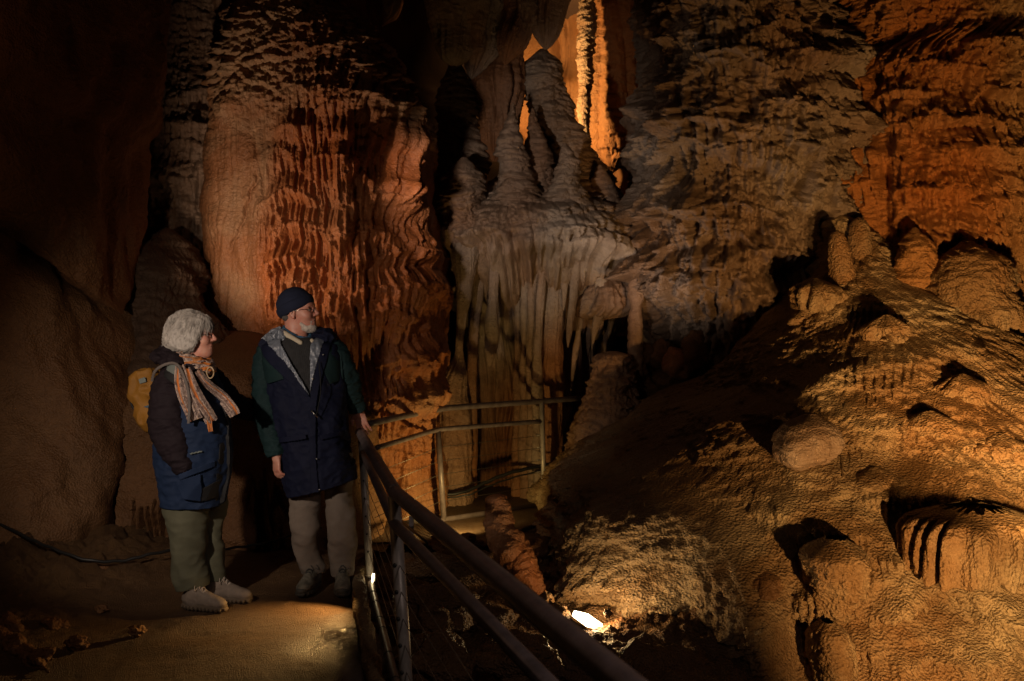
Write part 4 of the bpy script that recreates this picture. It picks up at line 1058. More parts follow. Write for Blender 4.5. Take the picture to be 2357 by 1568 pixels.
def fabric(name, col, rough=.75, weave=260, bump=.25, var=.25, spec=.3, sheen=.0):
    m = plain_mat(name, col, rough=rough, var=var, scale=7, bump=bump, bscale=weave, spec=spec)
    m.node_tree.nodes['Principled BSDF'].inputs['Sheen Weight'].default_value = sheen
    return m
def skin_mat(name, col, red):
    m, nt, b = newmat(name)
    v = mapping(nt, (1, 1, 1)); n = nz_(nt, 22, 4, .6, v); n2 = nz_(nt, 140, 4, .6, v)
    r = ramp(nt, [(.35, col), (.7, red)]); nt.links.new(n.outputs[0], r.inputs[0]); nt.links.new(r.outputs[0], b.inputs['Base Color'])
    b.inputs['Roughness'].default_value = .5; b.inputs['Subsurface Weight'].default_value = .12; b.inputs['Subsurface Radius'].default_value = (.01, .004, .002)
    bp = nt.nodes.new('ShaderNodeBump'); bp.inputs['Strength'].default_value = .25; bp.inputs['Distance'].default_value = .003
    nt.links.new(n2.outputs[0], bp.inputs['Height']); nt.links.new(bp.outputs[0], b.inputs['Normal'])
    return m

def patch(name, poly, surf, mat, parent, d0, off=.006, thick=.006, res=.0035, disp=None, **kw):
    """cloth panel: survey polygon draped on surface y=surf(x,z), lifted off towards the viewer"""
    W = [P(X, Y, d0) for X, Y in poly]; px = np.array([w_.x for w_ in W]); pz = np.array([w_.z for w_ in W])
    xs = np.arange(px.min(), px.max()+res, res); zs = np.arange(pz.min(), pz.max()+res, res)
    X, Z = np.meshgrid(xs, zs)
    cx = (X[:-1, :-1]+X[1:, 1:])/2; cz = (Z[:-1, :-1]+Z[1:, 1:])/2
    ins = np.zeros(cx.shape, bool); n = len(px); j = n-1
    for i in range(n):
        c = ((pz[i] > cz) != (pz[j] > cz)) & (cx < (px[j]-px[i])*(cz-pz[i])/(pz[j]-pz[i]+1e-12)+px[i])
        ins ^= c; j = i
    Y = surf(X, Z)-off
    if disp is not None: Y = Y-disp(X, Y, Z)
    V = np.stack([X, Y, Z], -1).reshape(-1, 3); w_ = X.shape[1]
    ii, jj = np.nonzero(ins); a = ii*w_+jj
    F = np.stack([a, a+1, a+w_+1, a+w_], -1)
    used = np.unique(F); mp = np.zeros(len(V), np.int32); mp[used] = np.arange(len(used))
    o = np_mesh(name, V[used], mp[F], mat, parent)
    md = o.modifiers.new('s', 'SOLIDIFY'); md.thickness = thick; md.offset = 0
    return add_props(o, **kw)

def rows_world(rows):
    R = []
    for Y, XL, XR, d, b in rows:
        a, c = P(XL, Y, d), P(XR, Y, d); R.append((a.z, a.x, c.x, a.y, b))
    R.sort(key=lambda r: r[0]); return np.array(R)
def front_of(rows, power=1.0):
    R = rows_world(rows)
    def f(x, z):
        z = np.clip(z, R[0, 0], R[-1, 0])
        xl, xr, yc, b = [np.interp(z, R[:, 0], R[:, k]) for k in (1, 2, 3, 4)]
        t = np.clip((x-(xl+xr)/2)/np.maximum((xr-xl)/2, .01), -.98, .98)
        s = np.sqrt(1-np.abs(t)**(2/power))**power
        return yc-b*s
    return f

def frame_from(fwd, up=(0, 0, 1)):
    f = Vector(fwd).normalized(); u = Vector(up); s = u.cross(f).normalized(); u = f.cross(s)
    return f, s, u        # forward, left side, up

class HeadFrame:
    def __init__(self, c, fwd, up=(0, 0, 1), sc=1.0):
        self.c = Vector(c); self.f, self.s, self.u = frame_from(fwd, up); self.k = sc
        self.R = np.array([tuple(self.f), tuple(self.s), tuple(self.u)])
    def __call__(self, f, s, u): return self.c+(self.f*f+self.s*s+self.u*u)*self.k

def head_field(F, H, male=True):
    k = H.k; e = lambda c, r, kk=.02, op='u': F.ell(H(*c), [x*k for x in r], H.R, kk*k, op)
    e((-.012, 0, .012), (.096, .076, .088), .02)
    e((.035, 0, -.03), (.062, .062, .075), .03)
    e((.030, 0, -.085), (.058, .052, .050), .03)
    e((.072, 0, -.122), (.022, .026, .020), .025)
    e((.076, 0, .016), (.022, .050, .016), .025)                       # brow
    for s in (-1, 1):
        e((.062, s*.040, -.045), (.026, .022, .024), .022)             # cheek
        e((.086, s*.031, -.010), (.016, .018, .012), .010, 's')        # eye socket
        e((.070, s*.031, -.010), (.0135, .0135, .0135), .003)          # eyeball / lid
        F.cap(H(.083, s*.016, -.004), H(.080, s*.046, -.006), .0045*k, .003*k, .004)   # upper lid
        e((-.008, s*.078, -.022), (.018, .009, .032), .006)            # ear
        e((-.006, s*.086, -.020), (.009, .005, .018), .004, 's')
        e((-.004, s*.078, -.050), (.009, .007, .010), .004)
        e((.100, s*.011, -.046), (.010, .008, .008), .006)             # nostril wing
    F.cap(H(.088, 0, .004), H(.113, 0, -.036), .008*k, .0115*k, .010*k) # nose
    e((.114, 0, -.040), (.0125, .0115, .010), .008)
    e((.090, 0, -.074), (.012, .024, .007), .006)                      # upper lip
    e((.088, 0, -.088), (.012, .021, .007), .006)                      # lower lip
    e((.102, 0, -.0808), (.012, .022, .0022), .003, 's')               # mouth line
    e((.050, 0, -.105), (.040, .040, .030), .025)

def hand_field(F, w, palm_dir, fing_dir, nrm, sc=1.0, curl=.5, thumb_side=1, straight=0, splay=.10):
    """w wrist point; palm_dir along hand; nrm = back of hand normal; side = across"""
    d = Vector(palm_dir).normalized(); n = Vector(nrm); n = (n-d*n.dot(d)).normalized(); s = d.cross(n)*thumb_side
    L = .095*sc
    w = Vector(w)
    R = np.array([tuple(d), tuple(s), tuple(n)])
    F.ell(w+d*L*.52, [L*.60, .040*sc, .017*sc], R, .012)
    F.cap(w-d*.03, w+d*.02, .027*sc, .026*sc, .014)
    lens = (.070, .078, .073, .058)
    for i in range(4):
        off = (1.5-i)*.0205*sc
        k0 = w+d*L*.93+s*off
        ln = lens[i]*sc
        dd = (d+s*(1.5-i)*splay).normalized()
        a = curl*(.7+.1*i)
        def rot(v, ang): return (v*math.cos(ang)-n*math.sin(ang)).normalized()
        d1 = rot(dd, a*.8); d2 = rot(dd, a*1.9); d3 = rot(dd, a*2.7)
        q1 = k0+d1*ln*.46; q2 = q1+d2*ln*.32; q3 = q2+d3*ln*.24
        r = .0092*sc
        F.cap(k0-d*.03*sc, k0, r*1.1, r*1.15, .006); F.cap(k0, q1, r*1.12, r, .003); F.cap(q1, q2, r*1.05, r*.92, .002); F.cap(q2, q3, r*.95, r*.8, .002)
    t0 = w+d*L*.22+s*.030*sc; t1 = t0+(d*.55+s*.75-n*.35).normalized()*.040*sc; t2 = t1+(d*.9+s*.25-n*.45).normalized()*.032*sc
    F.cap(w+d*.01, t0, .016*sc, .015*sc, .010); F.cap(t0, t1, .0135*sc, .0115*sc, .006); F.cap(t1, t2, .0115*sc, .0085*sc, .003)

def shoe(kind, parent, heel, toe_dir, L=.29, W=.052, h=.0035, mats=None):
    """heel = ground point; a hiking shoe with sole, upper, toe cap, laces"""
    d = Vector(toe_dir); d.z = 0; d.normalize(); s = Vector((-d.y, d.x, 0)); u = Vector((0, 0, 1)); R = np.array([tuple(d), tuple(s), tuple(u)])
    heel = Vector(heel)
    q = lambda a, b, c: heel+d*a*L+s*b+u*c
    so = Field()
    so.ell(q(.20, 0, .016), [.068, W*.72, .021], R, .02); so.ell(q(.5, 0, .016), [.10, W*.72, .020], R, .03); so.ell(q(.76, .003, .016), [.075, W*.92, .020], R, .03); so.ell(q(.92, 0, .020), [.032, W*.62, .019], R, .02)
    so.rbox(q(.5, 0, -.03), [.3, .2, .03], R, .001, .002, 's')
    lug = lambda x, y, z: np.where(z < heel.z+.018, .0035*np.sign(np.sin((x*d.x+y*d.y)*260)), 0)
    root = field_obj('sole', so, h, mats[0], parent, disp=lug, relax=1)
    up = Field()
    up.ell(q(.20, 0, .055), [.062, W*.66, .046], R, .02); up.cap(q(.24, 0, .10), q(.20, 0, .05), .040, .042, .02)
    up.ell(q(.48, 0, .055), [.085, W*.68, .040], R, .03); up.ell(q(.75, .002, .042), [.072, W*.82, .032], R, .03); up.ell(q(.90, 0, .036), [.034, W*.60, .024], R, .02)
    up.cap(q(.35, 0, .092), q(.62, 0, .070), .028, .022, .02)
    o = field_obj('shoe_upper', up, h, mats[1], parent, disp=folds(30, .002, seed=3))
    tc = Field(); tc.ell(q(.93, 0, .030), [.036, W*.66, .026], R, .02); field_obj('toe_cap', tc, h, mats[2], parent)
    lc = []
    for i in range(5):
        t = .40+.065*i; zt = .123-.0095*i*1.25-.004
        for sg in (-1, 1):
            pts = smooth_path([q(t, -sg*.021, zt-.012), q(t+.02, 0, zt+.0035-.002*i), q(t+.04, sg*.021, zt-.018)], 4)
            lc.append(tube([p+u*.012 for p in pts], .0030, 6))
    lc.append(tube(smooth_path([q(.37, 0, .125), q(.36, .03, .135), q(.40, .045, .112), q(.38, .01, .124)], 4), .002, 6))
    lc.append(tube(smooth_path([q(.37, 0, .125), q(.36, -.03, .135), q(.40, -.045, .110), q(.38, -.01, .124)], 4), .002, 6))
    obj('laces', merge(*lc), mats[3], parent)

# ------------------------------------------------------------------ materials
M_navy = fabric('navy_shell', (.006, .008, .024), rough=.75, spec=.15)
M_teal = fabric('dark_green_shell', (.009, .024, .026), rough=.75, spec=.15)
M_lining = fabric('silver_grey_lining', (.16, .18, .22), rough=.38, spec=.6)
M_knit = plain_mat('charcoal_knit', (.018, .018, .020), rough=.9, var=.4, scale=60, bump=.6, bscale=300, vscale=(1, 1, .5))
M_hat = fabric('navy_knit_hat', (.012, .016, .038), rough=.92, weave=420, bump=.4)
M_gaiter = fabric('blue_neck_scarf', (.05, .14, .25), rough=.8)
M_shirt = fabric('cream_shirt', (.55, .48, .36), rough=.8)
M_trs = fabric('grey_khaki_trousers', (.145, .115, .092), rough=.85)
M_trs2 = fabric('olive_grey_trousers', (.085, .083, .052), rough=.85)
M_skin = skin_mat('weathered_skin', (.50, .25, .18), (.46, .17, .12))
M_skin2 = skin_mat('fair_skin', (.55, .28, .20), (.50, .20, .15))
M_beard = plain_mat('white_beard', (.62, .54, .47), rough=.85, var=.4, scale=120, bump=.8, bscale=350)
M_hair = plain_mat('silver_hair', (.44, .40, .36), rough=.55, var=.35, scale=40, bump=.7, bscale=160, vscale=(1, 1, .35))
M_darkhair = plain_mat('grey_nape_hair', (.10, .085, .075), rough=.8, var=.4, scale=80)
M_lens_ = newmat('spectacle_glass'); M_glass = M_lens_[0]
M_lens_[2].inputs['Transmission Weight'].default_value = 1; M_lens_[2].inputs['Roughness'].default_value = .02; M_lens_[2].inputs['IOR'].default_value = 1.1
M_frame = plain_mat('spectacle_metal', (.35, .30, .25), rough=.25, metal=1, var=.1)
M_eye = plain_mat('eye_white', (.6, .55, .5), rough=.2, var=.1); M_iris = plain_mat('iris', (.03, .03, .03), rough=.2)
M_purple = fabric('dark_plum_shell', (.014, .009, .012), rough=.8, spec=.15)
M_blue = fabric('blue_shell', (.011, .022, .055), rough=.75, spec=.15)
M_blackf = fabric('black_fabric', (.008, .008, .009), rough=.7)
M_greyf = fabric('grey_green_trim', (.13, .15, .14), rough=.7)
M_pack = fabric('ochre_backpack_cloth', (.21, .092, .009), rough=.7); M_strap = fabric('taupe_strap', (.12, .10, .09), rough=.7)
M_packb = fabric('slate_patch', (.04, .07, .10), rough=.6)
M_sole = plain_mat('dark_sole', (.05, .04, .03), rough=.8); M_shoeA = plain_mat('grey_hiking_shoe', (.17, .15, .115), rough=.8, var=.6, scale=30); M_shoeB = plain_mat('dark_shoe_trim', (.05, .045, .035), rough=.7)
M_lace = plain_mat('shoe_lace', (.03, .028, .025), rough=.8); M_shoeW = plain_mat('beige_shoe', (.18, .14, .11), rough=.8, var=.25, scale=30); M_soleW = plain_mat('brown_sole', (.10, .07, .045), rough=.8); M_laceW = plain_mat('pale_lace', (.40, .33, .27), rough=.8)
M_snap = plain_mat('snap_metal', (.4, .38, .35), rough=.3, metal=1)

def scarf_mat():
    m, nt, b = newmat('patterned_scarf')
    at = nt.nodes.new('ShaderNodeAttribute'); at.attribute_name = 'band'
    v = mapping(nt, (1, 1, .8)); n = nz_(nt, 55, 5, .7, v, 1.2); n2 = nz_(nt, 14, 3, .6, v)
    r = ramp(nt, [(.40, (.10, .065, .055)), (.48, (.21, .15, .13)), (.56, (.42, .32, .27)), (.68, (.30, .17, .05))]); nt.links.new(n.outputs[0], r.inputs[0])
    ro = ramp(nt, [(.4, (.48, .14, .018)), (.6, (.30, .13, .05))]); nt.links.new(n2.outputs[0], ro.inputs[0])
    rb = ramp(nt, [(.45, (0, 0, 0)), (.55, (1, 1, 1))]); nt.links.new(at.outputs['Fac'], rb.inputs[0])
    nt.links.new(mixc(nt, r.outputs[0], ro.outputs[0], rb.outputs[0]), b.inputs['Base Color']); b.inputs['Roughness'].default_value = .75
    return m
M_scarf = scarf_mat()

def glasses(parent, H, near=1):
    g = bpy.data.objects.new('glasses', None); link(g, parent)
    for s in (-1, 1):
        c = H(.100, s*.034, -.014)
        pts = [H(.100-.010*abs(math.cos(t))*(1 if s*math.cos(t) > 0 else 0), s*.034+.023*math.cos(t), -.016+.017*math.sin(t)) for t in np.linspace(0, 2*PI, 25)]
        obj('lens_rim', tube(pts, .0013*H.k, 6), M_frame, g)
        V = [c]+pts[:-1]; F = [(0, i, i+1, i+2 if i+2 <= 24 else 1) for i in range(1, 24, 2)]
        obj('lens', (V, F), M_glass, g)
        obj('temple', tube([H(.092, s*.058, -.010), H(.05, s*.078, -.008), H(.0, s*.084, -.012), H(-.012, s*.084, -.03)], .0014, 6), M_frame, g)
    obj('bridge', tube([H(.100, -.011, -.012), H(.106, 0, -.008), H(.100, .011, -.012)], .0013, 6), M_frame, g)
def eyes(parent, H):
    for s in (-1, 1):
        f = Field(); f.ell(H(.0715, s*.031, -.011), [.0128*H.k]*3, None, .001); o = field_obj('eye', f, .002, M_eye, parent)
        f = Field(); f.ell(H(.0812, s*.0315, -.011), [.0042*H.k, .0055*H.k, .0055*H.k], H.R, .001); field_obj('iris', f, .0014, M_iris, o)

# ================================================================== THE MAN
DM = 5.85
man = empty('person', P(745, 1350, 5.85), 'man in navy beanie, glasses and long navy coat, left hand resting on the handrail', 'person')
Hm = HeadFrame(P(686, 711, DM), (1, -.16, .10), (-.10, 0, 1), 1.0)
mrows = [(772, 655, 718, DM, .07), (782, 628, 752, DM, .11), (796, 608, 778, DM, .135), (830, 606, 788, DM, .155), (900, 618, 792, DM, .165), (982, 636, 798, DM, .175), (1060, 650, 806, DM, .18), (1105, 658, 816, DM, .185), (1128, 664, 820, DM, .185)]
mfront = front_of(mrows, .9)
# body: one continuous surface
B = Field()
head_field(B, Hm)
B.cap(Hm(-.03, 0, -.06), P(684, 790, DM+.02), .058, .066, .02)
B.ell(P(690, 880, DM), [.17, .10, .26], None, .05); B.ell(P(718, 1010, DM), [.14, .10, .13], None, .05)
sL, eL, wL = P(618, 815, DM), P(612, 930, DM-.02), P(636, 1050, DM-.10)
sR, eR, wR = P(772, 815, DM), P(805, 886, DM+.05), P(826, 950, DM+.13)
for a, b, r1, r2 in ((P(690, 810, DM), sL, .07, .06), (sL, eL, .045, .035), (eL, wL, .03, .026), (P(690, 810, DM), sR, .07, .055), (sR, eR, .04, .03), (eR, wR, .026, .026)):
    B.cap(a, b, r1, r2, .03)
for hip, kn, an in ((P(704, 1060, DM), P(702, 1216, DM-.03), P(718, 1310, DM)), (P(774, 1050, DM), P(786, 1206, DM-.03), P(787, 1318, DM))):
    B.cap(hip, kn, .050, .045, .03); B.cap(kn, an, .042, .035, .03)
hand_field(B, P(637, 1049, DM-.10), (.02, -.10, -1), None, (-.75, -.62, 0), .92, curl=.62, thumb_side=1)
hand_field(B, P(825, 947, DM+.13), (.26, -.10, -.9), None, (-.25, -.92, .35), .95, curl=.30, thumb_side=1, splay=.16)
field_obj('body', B, .0042, M_skin, man, relax=1)
eyes(man, Hm); glasses(man, Hm)
# beard and moustache
bd = Field()
bd.ell(Hm(.070, 0, -.122), [.032, .036, .027], Hm.R, .015); bd.ell(Hm(.045, 0, -.115), [.045, .050, .026], Hm.R, .02)
for s in (-1, 1):
    bd.cap(Hm(.088, s*.006, -.066), Hm(.080, s*.028, -.082), .0085, .006, .006); bd.cap(Hm(.080, s*.028, -.084), Hm(.070, s*.030, -.115), .006, .012, .010)
    bd.cap(Hm(.030, s*.054, -.090), Hm(.055, s*.040, -.120), .010, .014, .012)
bd.ell(Hm(.104, 0, -.0815), [.016, .019, .008], Hm.R, .004, 's')
field_obj('beard', bd, .0026, M_beard, man, disp=lambda x, y, z: .0016*noise3(x*160, y*160, z*90, 3))
nh = Field(); nh.ell(Hm(-.060, 0, -.040), [.038, .070, .034], Hm.R, .015); nh.ell(Hm(.012, 0, -.012), [.012, .079, .02], Hm.R, .015)
field_obj('hair', nh, .0035, M_darkhair, man, disp=lambda x, y, z: .002*noise3(x*150, y*150, z*60, 3))
# beanie, worn tilted: low at the back
ht = Field()
ax_u = (Hm.u*.93-Hm.f*.36).normalized(); hf = (Hm.f*.93+Hm.u*.36).normalized(); RH = np.array([tuple(hf), tuple(Hm.s), tuple(ax_u)])
hc = Hm(-.020, 0, .030)
ht.ell(hc, [.108, .090, .100], RH, .01)
ht.rbox(hc-ax_u*.110, [.2, .2, .075], RH, .001, .004, 's')
hat = field_obj('beanie', ht, .003, M_hat, man, disp=lambda x, y, z: .0012*np.sin((x*hf.x+y*hf.y+z*hf.z)*0+np.arctan2(y-hc.y, x-hc.x)*70)*.0+.0025*noise3(x*16, y*16, z*30, 5))
cf = Field()
cf.ell(hc-ax_u*.010, [.118, .100, .085], RH, .01); cf.rbox(hc+ax_u*.115, [.2, .2, .100], RH, .001, .012, 's'); cf.rbox(hc-ax_u*.118, [.2, .2, .070], RH, .001, .010, 's')
field_obj('turned_up_cuff', cf, .003, M_hat, hat)
# neck scarf, shirt, sweater
ng = Field()
ncx = P(683, 765, DM)
for i in range(28):
    t = i/28*2*PI; a = t+2*PI/28
    def np_(t, dz=0, r=1.0): return Vector((ncx.x+.002+.076*r*math.cos(t), ncx.y-.070*r*math.sin(t), ncx.z-.012-.030*math.cos(t-.2)*1.0-.012*math.sin(t)+dz))
    ng.cap(np_(t), np_(a), .017, .017, .006); ng.cap(np_(t, -.018, 1.06), np_(a, -.018, 1.06), .013, .013, .006)
field_obj('neck_scarf', ng, .0032, M_gaiter, man, disp=folds(26, .006, (1, 1, 2.4), 4))
sc = Field()
sc.cap(P(655, 768, DM-.08), P(692, 789, DM-.135), .017, .013, .01); sc.cap(P(718, 784, DM-.10), P(724, 797, DM-.125), .012, .010, .01)
field_obj('shirt_collar', sc, .003, M_shirt, man)
swr = [(776, 646, 726, DM, .105), (790, 628, 754, DM, .135), (830, 622, 775, DM, .160), (920, 640, 780, DM, .165), (960, 650, 780, DM, .150)]
loft('sweater', swr, lambda s, z, x, y, th: .0012*np.sin(z*900)+.0014*np.sin(s*520)+folds(9, .008)(x, y, z), M_knit, res=.004, parent=man, power=.9, droop=0)
cr_ = Field()
for i in range(20):
    t0 = PI*.08+PI*.84*i/20; t1 = PI*.08+PI*.84*(i+1)/20
    g = lambda t: Vector((ncx.x+.012+.098*math.cos(t), ncx.y-.098*math.sin(t)-.01, ncx.z-.045-.055*math.sin(t)))
    cr_.cap(g(t0), g(t1), .010, .010, .004)
field_obj('sweater_collar', cr_, .003, M_knit, man)
# coat shell with an open V
def hem_m(V):
    x = V[:, 0]; z = V[:, 2]; lo_ = P(740, 1128, DM).z; w_ = np.clip((P(740, 1000, DM).z-z)/(P(740, 1000, DM).z-lo_), 0, 1)
    x0 = P(670, 1100, DM).x; x1 = P(822, 1100, DM).x; t = np.clip((x-x0)/(x1-x0), 0, 1)
    V[:, 2] += w_*((-.028)*(1-t)+.075*t)
    return V
def coat_fold(f1=7, a=.016, seed=2):
    def g(s, z, x, y, th): return folds(f1, a, (1, 1, .55), seed)(x, y, z)+folds(16, .006, (1, 1, 1.4), seed+5)(x, y, z)
    return g
def loft_cut(name, rows, fn, mat, parent, cutpoly=None, post=None, d0=DM, **kw):
    o = loft(name, rows, fn, mat, parent=parent, **kw)
    me = o.data; n = len(me.vertices); co = np.empty(n*3, np.float32); me.vertices.foreach_get('co', co); co = co.reshape(-1, 3)
    base = np.array(pworld(parent), np.float32); W = co+base
    if post is not None: W = post(W)
    me.vertices.foreach_set('co', (W-base).ravel()); me.update()
    if cutpoly is not None:
        import bmesh
        Pp = [P(X, Y, d0) for X, Y in cutpoly]; yc = rows_world(rows)[:, 3].mean()
        bm = bmesh.new(); bm.from_mesh(me); dele = []
        for f in bm.faces:
            c = f.calc_center_median()+Vector(base)
            if c.y > yc-.02: continue
            ins = False; j = len(Pp)-1
            for i in range(len(Pp)):
                if (Pp[i].z > c.z) != (Pp[j].z > c.z) and c.x < (Pp[j].x-Pp[i].x)*(c.z-Pp[i].z)/(Pp[j].z-Pp[i].z)+Pp[i].x: ins = not ins
                j = i
            if ins: dele.append(f)
        bmesh.ops.delete(bm, geom=dele, context='FACES'); bm.to_mesh(me); bm.free()
    md = o.modifiers.new('s', 'SOLIDIFY'); md.thickness = .006; md.offset = -1
    return o
V_CUT = [(650, 745), (646, 778), (662, 800), (690, 845), (716, 890), (727, 905), (730, 880), (728, 820), (727, 790), (724, 745)]
coat = loft_cut('coat', mrows, coat_fold(), M_navy, man, V_CUT, hem_m, res=.0055, power=.9, droop=0)
# green yoke panels, lining, placket, pockets
fo = folds(9, .008, (1, 1, .6), 9)
patch('shoulder_panel', [(600, 800), (618, 792), (655, 825), (668, 868), (628, 880), (612, 860)], mfront, M_teal, man, DM, off=.016, disp=lambda x, y, z: fo(x, y, z))
patch('shoulder_panel', [(752, 800), (770, 795), (790, 815), (794, 870), (770, 880), (757, 855)], mfront, M_teal, man, DM, off=.016, disp=lambda x, y, z: fo(x, y, z))
fl_ = folds(24, .010, (1.3, 1, .8), 12)
patch('lining', [(606, 779), (630, 758), (650, 750), (659, 790), (676, 816), (690, 840), (714, 878), (727, 904), (700, 868), (668, 826), (636, 800)], mfront, M_lining, man, DM, off=.012, disp=lambda x, y, z: fl_(x, y, z)+.012)
patch('lining', [(727, 792), (734, 776), (752, 782), (748, 810), (740, 840), (731, 882), (728, 900), (728, 840)], mfront, M_lining, man, DM, off=.014, disp=lambda x, y, z: fl_(x, y, z)+.012)
patch('placket', [(752, 790), (768, 790), (762, 830), (748, 880), (742, 930), (742, 1000), (744, 1060), (750, 1118), (734, 1120), (730, 1060), (728, 1000), (729, 915), (733, 880), (741, 838), (748, 808)], mfront, M_navy, man, DM, off=.024, disp=lambda x, y, z: folds(14, .004, seed=8)(x, y, z))
patch('lapel', [(600, 792), (608, 778), (640, 800), (672, 830), (704, 872), (729, 908), (718, 905), (690, 880), (655, 850), (620, 820)], mfront, M_navy, man, DM, off=.028, disp=lambda x, y, z: folds(10, .006, seed=9)(x, y, z))
patch('pocket_flap', [(655, 1000), (720, 990), (722, 1000), (656, 1012)], mfront, M_navy, man, DM, off=.026)
patch('pocket_flap', [(752, 992), (798, 986), (800, 996), (753, 1003)], mfront, M_navy, man, DM, off=.026)
for X, Y in ((755, 814), (735, 867), (745, 1044), (752, 1112)):
    w_ = P(X, Y, DM); yy = float(mfront(np.array(w_.x), np.array(w_.z)))-.036
    obj('snap', tube([Vector((w_.x, yy, w_.z)), Vector((w_.x, yy-.004, w_.z))], .0055, 10), M_snap, man)
T('drawcord', smooth_path([Vector((P(748, 830, DM).x, float(mfront(np.array(P(748, 830, DM).x), np.array(P(0, 830, DM).z)))-.045, P(0, 830, DM).z)), P(738, 900, DM-.22), P(728, 958, DM-.215)], 6), .0028, M_blackf, man, 6)
T('drawcord', [P(716, 944, DM-.215), P(731, 962, DM-.215)], .004, M_snap, man, 6)
# hood lying on the shoulders
hd = Field()
for i in range(18):
    t = -.35+i/17*(PI+.7)
    c = Vector((ncx.x+.016+.120*math.cos(t), ncx.y+.010+.095*math.sin(t), ncx.z-.028+.018*math.sin(t)+.006*math.sin(5*t)))
    hd.ell(c, [.038, .036, .036], None, .02)
hd.ell(P(752, 775, DM-.03), [.052, .06, .042], None, .03); hd.ell(P(640, 776, DM), [.055, .06, .030], None, .03)
field_obj('hood', hd, .004, M_navy, man, disp=folds(18, .014, (1, 1, 1.4), 14))
hl = Field(); hl.ell(P(641, 768, DM-.07), [.032, .03, .026], None, .02); hl.ell(P(626, 776, DM-.08), [.03, .03, .02], None, .02); hl.ell(P(652, 776, DM-.085), [.018, .02, .035], None, .02)
field_obj('lining', hl, .0035, M_lining, man, disp=folds(30, .010, (1, 1, 1.0), 15))
slf = lambda seed: (lambda x, y, z, s, a: folds(11, .010, (1, 1, 1.5), seed)(x, y, z)+folds(24, .005, (1, 1, 1.8), seed+1)(x, y, z))
sweep('sleeve', [(628, 796, 20, .02), (616, 818, 26, 0), (611, 860, 28, -.01), (614, 930, 29, -.03), (622, 985, 26, -.06), (631, 1025, 22, -.09), (636, 1050, 17.5, -.10)], M_teal, man, DM, disp=slf(20))
sweep('sleeve', [(762, 796, 20, .02), (776, 816, 25, 0), (793, 856, 27, .02), (805, 886, 24, .05), (813, 914, 20, .09), (820, 934, 18, .115), (823, 946, 16.5, .125)], M_teal, man, DM, disp=slf(22))
tf = lambda seed: (lambda x, y, z, s, a: folds(5, .018, (1, 1, .9), seed)(x, y, z+x*.8)+folds(13, .004, (1, 1, 1.2), seed+1)(x, y, z)+.012*np.exp(-((z-.48)/.015)**2)*noise3(x*8, y*8, z, 3))
sweep('trouser_leg', [(708, 1050, 38, .02), (702, 1150, 30, .0), (702, 1212, 29, -.03), (705, 1255, 27, -.01), (714, 1288, 26, 0), (719, 1306, 27, .0), (720, 1317, 25, .0)], M_trs, man, DM, disp=tf(30))
sweep('trouser_leg', [(774, 1045, 38, .02), (781, 1140, 27, .0), (786, 1205, 31, -.03), (789, 1250, 29, -.01), (788, 1290, 25, 0), (787, 1312, 24, .0), (787, 1324, 22, .0)], M_trs, man, DM, disp=tf(33))
gm = lambda X, Y: P(X, Y, 1.62*FD/(Y-713.6))
for nm, hX, hY, tX, tY in (('l', 730, 1327, 703, 1364), ('r', 789, 1328, 788, 1370)):
    h0 = Vector(P(hX, 1300, DM+.06)); h0.z = 0; t0 = P(tX, tY, 5.66 if nm == 'r' else 5.70); t0.z = 0
    L_ = .29; dr_ = (t0-h0); dr_.z = 0
    shoe('hiking', man, h0, dr_, L=L_, W=.056, mats=(M_sole, M_shoeA, M_shoeB, M_lace))

# ================================================================== THE WOMAN
DW = 5.48
wom = empty('person', P(450, 1360, DW), 'woman with short curly silver hair and glasses, blue and plum coat, hand in pocket', 'person')
Hw = HeadFrame(P(449, 766, DW), (1, -.02, .02), (0, 0, 1), .95)
wrows = [(822, 410, 468, DW, .08), (836, 392, 482, DW, .12), (855, 380, 490, DW, .14), (885, 372, 502, DW, .16), (920, 368, 514, DW, .17), (975, 364, 524, DW, .175), (1030, 364, 528, DW, .18), (1080, 366, 526, DW, .18), (1125, 370, 518, DW, .175), (1160, 376, 508, DW, .17)]
wfront = front_of(wrows, .9)
B = Field(); head_field(B, Hw, False)
B.cap(Hw(-.03, 0, -.06), P(440, 845, DW+.02), .055, .062, .02)
B.ell(Hw(.03, 0, -.115), [.05, .045, .035], Hw.R, .02)
B.ell(P(440, 930, DW), [.14, .11, .24], None, .05); B.ell(P(446, 1080, DW), [.15, .12, .18], None, .05)
a0, a1, a2 = P(402, 862, DW-.10), P(390, 985, DW-.14), P(427, 1086, DW-.17)
b0, b1, b2 = P(480, 868, DW+.13), P(530, 925, DW+.25), P(592, 950, DW+.44)
for a, b, r1, r2 in ((P(440, 855, DW), a0, .07, .055), (a0, a1, .04, .035), (a1, a2, .03, .025), (P(440, 855, DW), b0, .07, .055), (b0, b1, .04, .03), (b1, b2, .028, .025)):
    B.cap(a, b, r1, r2, .03)
for hip, kn, an in ((P(432, 1130, DW-.05), P(434, 1250, DW-.05), P(440, 1345, DW-.05)), (P(482, 1130, DW+.09), P(490, 1240, DW+.07), P(496, 1325, DW+.08))):
    B.cap(hip, kn, .050, .045, .03); B.cap(kn, an, .040, .034, .03)
hand_field(B, P(425, 1080, DW-.165), (.25, .55, -.8), None, (-.3, -.95, 0), .85, curl=.3, thumb_side=-1)
hand_field(B, P(594, 950, DW+.45), (.9, .05, -.1), None, (0, -.9, .4), .85, curl=.4, thumb_side=-1)
field_obj('body', B, .0042, M_skin2, wom, relax=1)
eyes(wom, Hw); glasses(wom, Hw)
